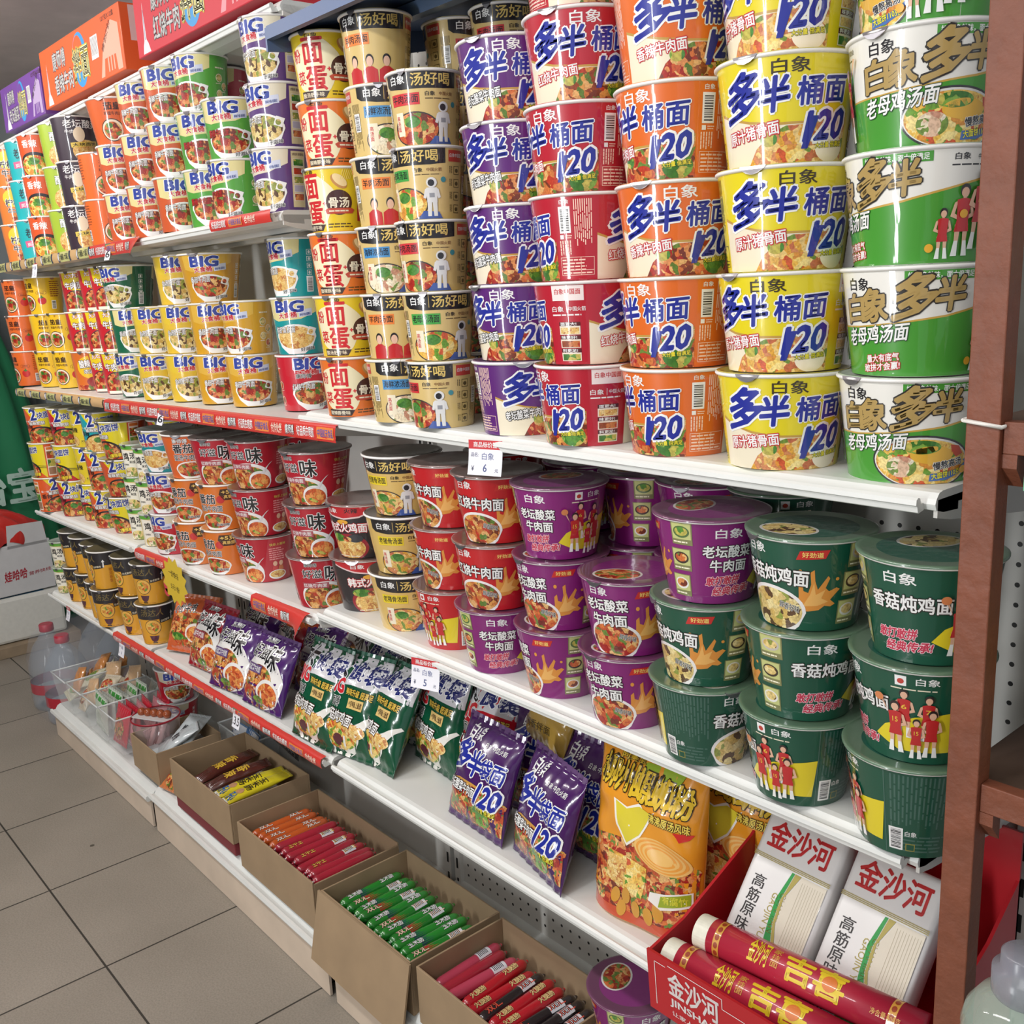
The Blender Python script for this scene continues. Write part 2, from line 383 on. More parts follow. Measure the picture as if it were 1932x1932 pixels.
def laomuji(a):
    Wd = 422.
    g = (70, 150, 50)
    for x in (0., -211.):
        a.poly([(x - 90, 0), (x + 121, 0), (x + 121, 76), (x + 80, 66), (x + 40, 57), (x, 52), (x - 45, 48), (x - 90, 47)], g, 1)
        a.poly([(x - 90, 47), (x - 45, 48), (x, 52), (x + 40, 57), (x + 80, 66), (x + 121, 76), (x + 121, 78), (x + 80, 68), (x + 40, 59), (x, 53.6), (x - 45, 49.6), (x - 90, 48.6)], (200, 160, 70), 2)
        if x == 0:
            a.ell(x + 24, 22, 52, 28, (50, 50, 54), 3, 40, rot=-.05); a.ell(x + 24, 22, 50, 26, (220, 220, 216), 4, 40, rot=-.05)
            a.ell(x + 24, 21.5, 48.5, 24.5, CHICK, 5, 40, rot=-.05); a.ell(x + 32, 30, 22, 9, (226, 176, 60), 6); a.ell(x + 22, 38, 18, 7, GREENS, 6)
            a.poly([(x + 50, 40), (x + 60, 38), (x + 66, 30), (x + 58, 27), (x + 52, 32)], (196, 70, 40), 6)
            a.ell(x + 2, 18, 15, 11, LAMB, 6)
            a.text('慢熬高汤', x + 34, 14, 32, 8, BLACK, 8, .03, WHITE, .07, 0, .16)
            a.poly([(x + 30, 3), (x + 50, 4), (x + 66, 10), (x + 73, 19), (x + 76, 17), (x + 77, 26), (x + 68, 23), (x + 71, 20.5), (x + 64, 15), (x + 48, 11.5), (x + 31, 11)], (70, 110, 180), 7)
            a.text('大面饼110克', x + 33, 4.5, 33, 6.5, (246, 236, 60), 8, .03, (30, 50, 90), .05, 0, .14)
        a.text('老母鸡汤面', x - 66, 29, 72, 17, WHITE, 8, .03, (40, 70, 46), .05, .22, .1)
        if x != 0: a.text('量大有底气', x - 38, 13, 36, 7.5, WHITE, 6, .03, RED, .12, .1, .1); a.text('敢拼才会赢!', x - 42, 4, 41, 7.5, WHITE, 6, .03, RED, .12, .1, .1)
        a.text('白', x - 64, 52, 25, 27, (176, 148, 88), 6, .05, (44, 40, 36), .05, .1, .1)
        a.text('象', x - 40, 53, 27, 31, (176, 148, 88), 6, .05, (44, 40, 36), .05, .1, .1)
        a.text('多', x - 9, 55, 38, 41, (176, 148, 88), 6, .055, (44, 40, 36), .05, .2, .1)
        a.text('半', x + 29, 62, 27, 31, (176, 148, 88), 6, .055, (44, 40, 36), .05, .15, .1)
        a.text('白象', x - 58, 84, 26, 12, BLACK, 3, .02)
        a.rect(x + 2, 92, x + 66, 101, g, 3); a.text('好汤多美味，面大倍满足', x + 5, 93.5, 58, 6.2, WHITE, 4, .03)
        P = x + 98
        a.player(P - 20, 4, 44, num=None, layer=12); a.player(P - 2, 6, 62, layer=18); a.player(P + 16, 12, 68, num='1', arms=1, layer=24)
        a.ell(P - 2, 44, 4, 4, (230, 170, 40), 30, 14); a.ell(P - 32, 14, 4, 4, (230, 170, 40), 30, 14)
        a.text('白象', P - 14, 92, 14, 6, BLACK, 3, .02); a.text('中国排球协会', P + 8, 92, 22, 5, BLACK, 3, .01)
        a.lines(P - 16, 86, P + 28, 89, BLACK, 1)
def tanghaohe(a, flav, tagc, dish, extra='suit'):
    h = 103.
    for x in (0., 160.):
        a.poly([(x - 62, h - 1), (x - 62, 84), (x - 55, 79), (x - 30, 76), (x, 76), (x + 30, 76), (x + 52, 78), (x + 52, h - 1)], BLACK, 2)
        a.text('白象', x - 50, 84, 26, 12, WHITE, 3, .02); a.rect(x - 20, 80, x - 19.3, 98, GOLD, 3)
        a.text('汤好喝', x - 15, 80, 56, 17, (226, 196, 110), 3, .022)
        a.rect(x - 52, 55, x - 4, 71, tagc, 3); a.text(flav, x - 50, 58, 44, 11, BLACK, 4, .02)
        if extra == 'people':
            for k in (-1, 0, 1):
                px = x - 6 + 27 * k
                a.ell(px, 33, 6.6, 8.5, BLACK, 4, 18); a.ell(px, 31, 5.3, 7.2, (226, 184, 160), 5, 18)
                a.poly([(px - 13, 0), (px + 13, 0), (px + 12, 19), (px + 4, 24), (px - 4, 24), (px - 12, 19)], (190, 34, 40), 4)
        elif extra == 'big':
            a.ell(x - 2, 26, 45, 29, (52, 44, 44), 4, 36); a.ell(x - 2, 26, 42, 26.5, LAMB, 5, 36); a.ell(x - 8, 36, 13, 8, GREENS, 6)
            a.ell(x + 22, 58, 18, 11, (70, 44, 36), 5, 24, rot=.4); a.ell(x + 22, 58, 15, 8.5, (236, 232, 216), 6, 24, rot=.4); a.text('高汤面', x + 44, 76, 8, 22, GOLD, 4, .02, vert=True)
        else:
            a.ell(x - 14, 22, 38, 24, (60, 52, 50), 4, 32); a.ell(x - 14, 22, 36, 22, dish, 5, 32); a.ell(x - 18, 32, 13, 8, GREENS, 6)
            a.rect(x - 46, 14, x - 32, 46, CREAM, 6); a.text('高汤面', x - 45, 20, 6, 22, RED, 7, .02, vert=True)
            a.suit(x + 30, 4, 54, 8); a.poly([(x + 6, 0), (x + 46, 0), (x + 40, 10), (x + 16, 12)], (64, 90, 160), 7)
            a.text('白象', x + 4, 66, 14, 6, BLACK, 4, .02); a.text('中国火箭', x + 24, 66.5, 22, 5, (120, 70, 40), 4, .01); a.lines(x + 4, 61, x + 48, 64, (90, 70, 40), 1)
            a.ell(x + 48, 55, 4, 4, (60, 140, 150), 6, 14)
        fine = (96, 80, 44)
        a.rect(x + 57, 80, x + 84, 96, (196, 66, 56), 3); a.text('白象中国面', x + 59, 86, 23, 5.5, WHITE, 4, .01)
        for k in range(4):
            y = 62 - 18 * k
            a.rect(x + 66, y, x + 78, y + 12, fine, 3); a.rect(x + 67, y + 1, x + 77, y + 11, (212, 186, 120), 4); a.ell(x + 72, y + 5.5, 3.4, 3, fine, 5, 12)
            a.lines(x + 58, y, x + 64, y + 12, fine, 2, True)
        a.lines(x + 84, 8, x + 100, 76, fine, 10, True)
        a.barcode(x + 88, 36, 11, 26, layer=5)
def fenmiancaidan(a, bg, flav):
    for x in (0., 160.):
        P = []
        for i in range(40):
            t = 2 * math.pi * i / 40; r = 1 + .05 * math.sin(5 * t + 1) + .04 * math.sin(3 * t)
            P.append((x - 14 + 44 * r * math.cos(t), 50 + 42 * r * math.sin(t)))
        a.poly(P, (238, 228, 190), 2)
        c = (206, 40, 46)
        a.text('粉', x - 55, 58, 17, 20, c, 4, .03); a.text('菜', x - 50, 24, 17, 20, c, 4, .03)
        a.text('面', x - 32, 54, 34, 38, c, 4, .04); a.text('蛋', x - 30, 14, 36, 35, c, 4, .04); a.rect(x + 8, 44, x + 14, 46, c, 4); a.rect(x + 10, 42, x + 12, 48, c, 4)
        a.ell(x + 36, 46, 22, 20, (70, 36, 34), 3, 30); a.text('骨汤', x + 19, 38, 34, 16, (244, 236, 214), 4, .035)
        a.poly([(x + 14, 28), (x + 58, 28), (x + 62, 34), (x + 56, 37), (x + 16, 37), (x + 10, 34)], (190, 70, 50), 5); a.lines(x + 18, 30, x + 54, 35, CREAM, 1, layer=6)
        a.ell(x + 38, 79, 15, 8.5, (196, 140, 80), 4, 24, rot=-.7); a.ell(x + 39.5, 81, 13.5, 7, (240, 214, 160), 5, 24, rot=-.7)
        for k in range(6): a.poly([(x + 40 + k * 3, 82), (x + 41 + k * 3, 82), (x + 47 + k * 3.4, 100), (x + 46 + k * 3.4, 100)], (240, 214, 120), 6)
        a.poly([(x - 46, 2), (x + 2, 2), (x + 9, 12), (x - 46, 14)], (66, 52, 50), 3); a.text(flav, x - 44, 4, 44, 7, CREAM, 4, .02)
        a.text('白象', x - 24, 91, 20, 8, (70, 40, 30), 3, .02)
        a.lines(x + 14, 5, x + 62, 14, (80, 60, 20), 2)
        a.rect(x + 66, 78, x + 94, 97, (214, 110, 70), 3); a.text('白象中国面', x + 68, 85, 24, 6, CREAM, 4, .01)
        a.rect(x + 68, 16, x + 94, 68, (190, 34, 44), 3); a.rect(x + 69, 17, x + 93, 67, (204, 40, 48), 4)
        for k, t in enumerate(('吃桶面', '就选', '白象', '粉面菜蛋')): a.text(t, x + 72, 56 - 11.5 * k, 18 if k in (0, 3) else 13, 7.5, (250, 226, 120), 5, .02)
def big(a, bg, dish, flav, tagcol=RED, side='icons', pale=(226, 214, 150), h=113.):
    """large-portion cup: pale band with blue word above the dish, icons at the side"""
    for x in (0., 162.):
        a.poly([(x - 62, h - 1), (x - 62, 72), (x - 40, 66), (x + 10, 70), (x + 44, 84), (x + 46, h - 1)], pale, 2)
        a.text('BIG', x - 42, h - 29, 56, 21, (50, 70, 160), 4, .075, WHITE, .05, .08)
        a.text('大食桶', x - 36, h - 42, 38, 11, tagcol, 4, .05, WHITE, .07, .05, .06)
        a.rect(x + 6, h - 40, x + 32, h - 26, (206, 212, 232), 3, .1, .12); a.text('美味升级 超满足', x + 8, h - 38, 21, 5, (70, 90, 160), 5, .03, None, 0, .1, .12)
        a.bowl(x - 6, 34, 45, 26, dish, WHITE, .9, 5)
        a.text(flav, x - 50, 42, 46, 13, WHITE if flav != '藤椒牛肉面' else (190, 40, 40), 9, .02, (60, 40, 30), .06, .1, .04)
        a.rect(x + 18, 40, x + 34, 56, WHITE, 8, .1, -.3); a.ell(x + 27, 44, 5, 5, dish, 9, 14)
        a.text('好滋味', x + 4, 6, 30, 7, BLACK, 9, .02, WHITE, .06, .1, .1)
        if side == 'icons':
            a.lines(x + 56, h - 30, x + 84, h - 24, CREAM, 1)
            for k in range(4):
                cx = x + 64 + 14 * (k % 2); cy = h - 46 - 15 * k
                a.ell(cx, cy, 8, 8, CREAM, 3, 20); a.ell(cx, cy, 6.8, 6.8, dish if k % 2 else MUSH, 4, 20); a.lines(cx - 8, cy - 12, cx + 8, cy - 9, CREAM, 1)
        elif side == 'code':
            for k in range(4):
                y = h - 34 - 13 * k
                a.rect(x + 58, y, x + 68, y + 10, WHITE, 3); a.rect(x + 59, y + 1, x + 67, y + 9, bg, 4); a.ell(x + 63, y + 5, 2.4, 3, WHITE, 5, 10)
            a.barcode(x + 56, 8, 15, 30); a.lines(x + 78, 10, x + 96, h - 14, (60, 50, 40), 9, True)
        else:
            a.rect(x + 50, 8, x + 78, h - 8, (218, 204, 160), 3); a.text('火帮全味 就肉看得见', x + 52, h - 16, 24, 5, (70, 50, 70), 4, .02)
            for k in range(5):
                y = h - 34 - 15 * k
                a.rect(x + 53, y, x + 75, y + 13, (236, 230, 220), 4); a.rect(x + 54, y + 1, x + 74, y + 12, (GREENS, BEEF, MUSH, (186, 180, 200), SPICY)[k], 5)
        if tagcol == (200, 30, 40): a.text('康师傅', x - 40, 66, 30, 9, BLACK, 9, .02, WHITE, .06)
def tomato(a, bg, h=113.):
    for x in (0., 162.):
        a.text('茄皇', x - 26, 78, 36, 16, (60, 30, 24), 3, .045); a.text('鸡蛋牛肉面', x - 28, 66, 40, 8, (90, 40, 30), 3, .015)
        a.ell(x - 14, 34, 27, 25, (60, 40, 36), 3, 30); a.ell(x - 14, 34, 25, 23, (240, 224, 200), 4, 30); a.ell(x - 14, 33, 21, 19, SPICY, 5, 30); a.ell(x - 20, 44, 8, 6, GREENS, 6)
        a.ell(x + 34, 40, 13, 11.5, (200, 40, 40), 4, 22); a.poly([(x + 27, 50), (x + 34, 46), (x + 41, 50), (x + 37, 52), (x + 34, 57), (x + 31, 52)], (70, 120, 50), 5)
        a.ell(x + 34, 64, 16, 7, (150, 80, 30), 3, 22); a.ell(x + 34, 64, 15, 6.2, bg, 4, 22); a.lines(x + 24, 60, x + 44, 68, (120, 50, 30), 2, layer=5)
        a.barcode(x + 62, 14, 15, 26); a.lines(x + 60, 50, x + 92, 100, (150, 70, 30), 8); a.ell(x + 70, 106, 6, 4, (170, 120, 90), 3, 14)
        a.text('统一', x - 8, 102, 9, 5, (150, 40, 30), 3, .01)
def meatball(a, h=113.):
    for x in (0., 162.):
        a.ell(x - 2, 96, 52, 38, (232, 206, 40), 2, 40); a.poly([(x - 60, h - 1), (x - 60, 60), (x - 46, 80), (x - 50, h - 1)], (200, 40, 44), 3)
        a.text('大大大', x - 36, 92, 36, 12, WHITE, 4, .05, RED, .09, 0, .12); a.text('肉丸', x + 0, 94, 34, 15, RED, 4, .05, None, 0, 0, .1)
        a.text('牛肉面', x - 40, 62, 56, 19, WHITE, 6, .05, (110, 30, 30), .08, 0, .05)
        a.ell(x - 6, 28, 42, 32, (60, 50, 60), 3, 34); a.ell(x - 8, 28, 39, 29, SPICY, 4, 34); a.poly([(x - 10, 48), (x + 2, 44), (x + 22, 22), (x + 17, 20)], (90, 150, 50), 5)
        a.rect(x - 46, 0, x + 26, 8, (244, 236, 220), 5); a.poly([(x + 30, 0), (x + 100, 0), (x + 100, 16), (x + 30, 20)], (214, 120, 50), 2)
        a.rect(x + 56, 22, x + 80, 78, (232, 226, 206), 3)
        for k in range(4): a.rect(x + 58, 24 + 13.5 * k, x + 78, 35 + 13.5 * k, (BEEF, SPICY, MUSH, GREENS)[k], 4)
def twoblock(a, bg, dish, sage=False, h=113., small=True):
    k_ = 1.0
    for x in (0., 162.):
        a.poly([(x - 64, h - 1), (x - 30, 70), (x + 4, 40), (x + 52, -0), (x + 52, h - 1)], (228, 210, 34), 2)
        a.text('2', x - 42, 72, 20, 34, (40, 56, 140), 5, .05, WHITE, .07, .1, .1); a.text('块面饼', x - 20, 76, 52, 20, (40, 56, 140), 5, .04, WHITE, .07, .1, .12)
        if sage:
            a.ell(x - 6, 44, 18, 24, (236, 220, 190), 5, 24); a.ell(x - 6, 48, 9, 11, (224, 176, 130), 6, 18); a.ell(x - 6, 62, 17, 8, (220, 180, 80), 6, 20)
            a.rect(x - 36, 12, x + 30, 24, (228, 206, 60), 6, 0, .06); a.text('大块面饼大满足', x - 33, 14, 60, 8, (50, 40, 40), 7, .03, None, 0, 0, .06); a.ell(x, 2, 24, 9, dish, 6, 20)
            a.rect(x + 52, 0, x + 66, h - 1, (90, 50, 110), 3)
        else:
            a.ell(x - 14, 24, 46, 28, (40, 38, 40), 4, 34); a.ell(x - 16, 22, 42, 25, dish, 5, 34); a.ell(x - 16, 34, 12, 8, GREENS, 6)
            for q in (0, 5): a.poly([(x + 22, 34 + q), (x + 52, 32 + q), (x + 52, 33.6 + q), (x + 22, 36 + q)], BLACK, 6)
            a.text('椒麻肥肠', x - 50, 56, 50, 11, WHITE, 7, .03, (90, 60, 40), .08, 0, .05); a.text('3重惊喜', x - 10, 4, 40, 10, (246, 220, 60), 8, .05, (120, 40, 20), .09, 0, .1)
            a.rect(x + 56, 6, x + 82, 100, (240, 226, 210), 3); a.rect(x + 58, 90, x + 80, 98, (220, 120, 50), 4)
            for q in range(3): a.rect(x + 58, 10 + 26 * q, x + 80, 33 + 26 * q, ((160, 120, 90), GREENS, BEEF)[q], 4)
        a.text('香辣', x + 88, 44, 34, 15, BLACK, 4, .03); a.text('来一桶', x + 88, 64, 26, 7, WHITE, 4, .02); a.ell(x + 104, 18, 18, 15, dish, 4, 24)
def jitang(a):
    for x in (0., 112.):
        a.poly([(x - 40, 0), (x + 18, 0), (x + 16, 50), (x + 4, 70), (x - 40, 74)], (240, 236, 220), 2)
        a.text('鸡', x - 30, 44, 18, 21, BLACK, 4, .04); a.text('汤', x - 9, 48, 17, 17, BLACK, 4, .04); a.text('米线', x - 12, 36, 16, 8, BLACK, 4, .03); a.text('吉祥馄饨', x - 32, 30, 17, 5, BLACK, 4, .02)
        a.ell(x - 10, 12, 24, 14, MUSH, 3, 26); a.ell(x - 16, 8, 10, 8, LAMB, 4)
        a.ell(x + 26, 20, 9, 11, (236, 214, 180), 3, 18); a.lines(x + 22, 34, x + 50, 66, (130, 110, 60), 5)
    a.rect(-122, 74, 122, 87, (92, 166, 58), 5)
def haoziwei(a, bg=(184, 26, 44)):
    for x in (0., 190.):
        a.ell(x - 6, 24, 52, 34, (236, 234, 232), 2, 40); a.ell(x - 8, 22, 46, 30, BEEF, 3, 40); a.ell(x + 20, 18, 26, 22, (236, 234, 232), 4, 30); a.ell(x + 20, 16, 23, 18, SOUP, 5, 30)
        a.poly([(x + 4, 38), (x + 24, 36), (x + 44, 56), (x + 50, 60), (x + 40, 50), (x + 30, 32)], (222, 220, 222), 6); a.ell(x + 16, 10, 10, 3.4, GREENS, 6, 16, rot=-.4)
        a.text('好滋', x - 46, 66, 38, 18, BLACK, 7, .02, WHITE, .05); a.text('味', x - 2, 58, 30, 34, BLACK, 7, .03, WHITE, .05)
        a.rect(x - 50, 44, x + 4, 56, (170, 80, 90), 6); a.text('红烧牛肉面', x - 48, 46, 48, 8, WHITE, 7, .015); a.text('康师傅', x - 40, 90, 24, 8, BLACK, 7, .01, WHITE, .05)
        a.text('快乐上滋味', x + 62, 84, 34, 6, (220, 200, 90), 4, .02); a.lines(x + 60, 50, x + 94, 80, (226, 150, 150), 6)
        for k in (0, 1):
            a.ell(x + 72 + 14 * k, 42, 5, 6, (226, 180, 150), 4, 14); a.poly([(x + 65 + 14 * k, 26), (x + 79 + 14 * k, 26), (x + 77 + 14 * k, 36), (x + 67 + 14 * k, 36)], (200, 60 + 50 * k, 60), 4)
        a.ell(x + 78, 16, 22, 11, WHITE, 5, 24); a.ell(x + 78, 17, 19, 8.5, NOODLE, 6, 24)
def tomatobucket(a, plus=False, h=106.):
    for x in (0., 172.):
        if plus:
            a.poly([(x + 14, 96), (x + 50, 96), (x + 54, 84), (x + 44, 70), (x + 20, 70), (x + 10, 84)], (70, 46, 30), 3); a.text('+5克', x + 16, 84, 34, 11, (236, 200, 110), 4, .05); a.text('真番茄', x + 20, 74, 26, 8, (236, 200, 110), 4, .03)
        else:
            a.text('康师傅', x - 44, 86, 34, 11, WHITE, 4, .02, BLACK, .05)
        a.text('番茄', x - 46, 62, 46, 22, BLACK, 4, .03, WHITE, .05); a.text('蛋汤牛肉面', x - 48, 44, 62, 14, BLACK, 4, .02, WHITE, .06); a.ell(x + 12, 72, 9, 9, (200, 50, 50), 3, 20)
        a.bowl(x - 8, 22, 42, 20, SPICY, WHITE, .9, 3); a.text('鲜香浓郁', x - 4, 10, 30, 6, BLACK, 6, .02, WHITE, .06)
        a.lines(x + 58, 8, x + 92, 20, (130, 60, 20), 2); a.lines(x + 64, 30, x + 88, 92, (190, 100, 40), 6, True)
def spicyblack(a):
    for x in (0., 190.):
        a.poly([(x - 70, 105), (x - 70, 96), (x - 30, 84), (x, 80), (x + 30, 84), (x + 56, 96), (x + 56, 105)], (190, 34, 44), 2)
        a.poly([(x - 70, 96), (x - 30, 84), (x, 80), (x + 30, 84), (x + 56, 96), (x + 56, 93), (x + 30, 81), (x, 77), (x - 30, 81), (x - 70, 93)], (230, 200, 200), 3)
        a.text('白象', x - 36, 89, 24, 9, WHITE, 3, .02); a.text('火辣', x + 4, 90, 24, 9, BLACK, 3, .03)
        a.text('韩式火鸡面', x - 46, 52, 88, 18, WHITE, 5, .04, RED, .07); a.ell(x - 4, 72, 12, 4.5, (230, 170, 60), 4, 18)
        a.ell(x, 22, 44, 27, (150, 30, 44), 3, 34); a.ell(x, 20, 37, 22, NOODLE, 4, 34); a.ell(x - 22, 40, 18, 8, GREENS, 5); a.ell(x + 18, 40, 16, 8, (50, 54, 60), 5); a.ell(x, 38, 10, 5, SPICY, 6)
        a.lines(x - 30, 2, x + 30, 6, CREAM, 1, layer=6); a.ell(x + 80, 60, 9, 13, (60, 50, 50), 3, 20)
        a.rect(x + 60, 10, x + 100, 78, (66, 30, 34), 2); a.lines(x + 62, 12, x + 98, 76, (120, 70, 60), 8, True)
def homely(a, bg, l1, l2, dish, code):
    """plain-coloured bucket with outlined title, dish in a white bowl, picture column and printed team"""
    for x in (0.,):
        a.text('白象', x - 42, 86, 26, 12, WHITE, 3, .02)
        a.poly([(x + 18, 84), (x + 22, 94), (x + 50, 96), (x + 46, 86)], (196, 40, 36), 3); a.text('好劲道', x + 24, 87, 20, 6, (246, 220, 120), 4, .02)
        if l2:
            a.text(l1, x - 52, 63, 62, 17, WHITE, 6, .035, (40, 30, 30), .07, 0, .03); a.text(l2, x - 44, 42, 52, 17, WHITE, 6, .035, (40, 30, 30), .07, 0, .03)
        else: a.text(l1, x - 54, 56, 84, 19, WHITE, 6, .035, (40, 30, 30), .07, 0, -.04)
        a.bowl(x - 14, 22, 42, 28, dish, (236, 232, 230), .75, 3); a.text('鲜香好味', x - 4, 26, 24, 8, (60, 60, 50), 7, .015, WHITE, .05, 0, -.2)
        sp = [(12, 30), (20, 40), (20, 54), (24, 58), (25, 48), (30, 46), (33, 56), (32, 70), (36, 73), (37, 60), (40, 50), (45, 58), (50, 66), (52, 63), (48, 52), (52, 48), (60, 52), (64, 50), (58, 43), (54, 38), (60, 33), (55, 30), (48, 31), (42, 26), (30, 24), (20, 24)]
        sp = [(x + u, v) for u, v in sp]; a.ell(x + 22, 70, 2.4, 3, (224, 150, 60), 2, 10); a.ell(x + 60, 62, 2, 2, (224, 150, 60), 2, 10)
        a.poly(sp, (216, 142, 58), 2); a.poly([(x + 24, 30), (x + 32, 44), (x + 36, 58), (x + 38, 44), (x + 48, 50), (x + 44, 40), (x + 52, 36), (x + 40, 31)], (232, 176, 96), 3)
        for k in range(3):
            y = 74 - 33 * k; dx = -3 * k
            a.rect(x + 70 + dx, y, x + 96 + dx, y + 28, (130, 130, 84), 3); a.rect(x + 71.5 + dx, y + 7, x + 94.5 + dx, y + 27, (196, 200, 130), 4)
            a.ell(x + 83 + dx, y + 16.5, 10, 7.5, ((80, 110, 60) if l2 else (196, 190, 180), (60, 50, 40), (236, 234, 228))[k], 5, 20); a.ell(x + 83 + dx, y + 17, 8, 5.5, (GREENS if l2 else MUSH, dish, dish)[k], 6, 18)
            a.lines(x + 72 + dx, y + 1.5, x + 94 + dx, y + 5.5, (250, 244, 214), 1, layer=5)
    x = 135.
    a.text('白象', x - 14, 84, 30, 12, WHITE, 3, .02)
    if l2: a.text(l1, x - 28, 60, 56, 15, WHITE, 5, .035, (40, 30, 30), .07); a.text(l2, x - 20, 42, 44, 15, WHITE, 5, .035, (40, 30, 30), .07)
    else: a.text(l1, x - 30, 56, 78, 17, WHITE, 5, .035, (40, 30, 30), .07)
    a.text('敢打敢拼', x - 26, 24, 42, 11, (196, 50, 80), 5, .05, (250, 214, 220), .07, .25, .06); a.text('经典传承!', x - 18, 11, 50, 11, (196, 50, 80), 5, .05, (250, 214, 220), .07, .25, .06)
    x = 212.
    a.poly([(x - 46, 26), (x - 20, 14), (x + 40, 14), (x + 44, 62), (x - 4, 54), (x - 34, 40)], (226, 206, 40), 3)
    a.player(x - 14, 30, 52, num='6', layer=6); a.player(x + 8, 28, 50, num='7', layer=12); a.player(x - 22, 12, 56, num='15', arms=-1, layer=18); a.player(x + 12, 10, 52, layer=24); a.player(x - 2, 8, 44, num='15', layer=30)
    a.ell(x - 36, 72, 4.4, 4.4, (210, 130, 80), 36, 14)
    a.rect(x - 22, 88, x - 12, 99, WHITE, 3); a.ell(x - 17, 93, 3, 3, (190, 60, 50), 4, 12); a.text('白象', x - 4, 90, 20, 8, WHITE, 3, .02); a.lines(x - 26, 83, x + 22, 86, CREAM, 1)
    x = 258.
    fine = tuple(int(v * .55 + 60) for v in bg)
    a.rect(x - 2, 2, x - 1, 102, fine, 2); a.rect(x, 3, x + 66, 101, tuple(int(v * .9 + 6) for v in bg), 2); a.lines(x + 3, 34, x + 64, 99, fine, 16, True, 3); a.lines(x + 3, 6, x + 62, 28, fine, 5, False, 3)
    a.barcode(x + 2, 8, 15, 27, layer=4); a.text('白象', x + 19, 26, 12, 6, WHITE, 4, .015); a.rect(x + 20, 8, x + 30, 17, (150, 140, 60), 4); a.rect(x + 21, 9, x + 29, 16, bg, 5)
    x = 292.
    if True:
        a.text('白象', x + 30, 70, 0.1, .1, WHITE, 3)
def yellowblack(a):
    for x in (0., 148.):
        a.text('汤达人', x - 44, 84, 60, 20, (120, 104, 60), 4, .015, None, 0, .2); a.ell(x - 14, 52, 22, 22, (70, 50, 40), 4, 28); a.ell(x - 14, 52, 20.5, 20.5, (232, 180, 80), 5, 28); a.ell(x - 14, 52, 15, 14, CHICK, 6, 24)
        a.poly([(x - 28, 26), (x + 0, 26), (x - 4, 14), (x - 10, 8), (x - 18, 8), (x - 24, 14)], (84, 44, 60), 5); a.rect(x - 21, 4, x - 7, 7, BLACK, 5)
        a.rect(x + 6, 62, x + 38, 74, BLACK, 4, 0, .12); a.text('日式豚骨', x + 9, 65, 24, 6, CREAM, 5, .02, None, 0, 0, .12); a.poly([(x + 37, 68), (x + 41, 68), (x + 41, 84), (x + 44, 84), (x + 39.5, 92), (x + 35, 84), (x + 38, 84)], WHITE, 5)
        a.text('够浓够香', x + 52, 20, 9, 46, (190, 110, 40), 4, .02, vert=True); a.barcode(x + 76, 44, 14, 24); a.lines(x - 40, 2, x + 30, 6, (190, 120, 40), 1)
        a.lines(x + 66, 10, x + 98, 40, (200, 140, 50), 5)
    a.rect(-150, 74, 150, 116, (32, 30, 36), 2)
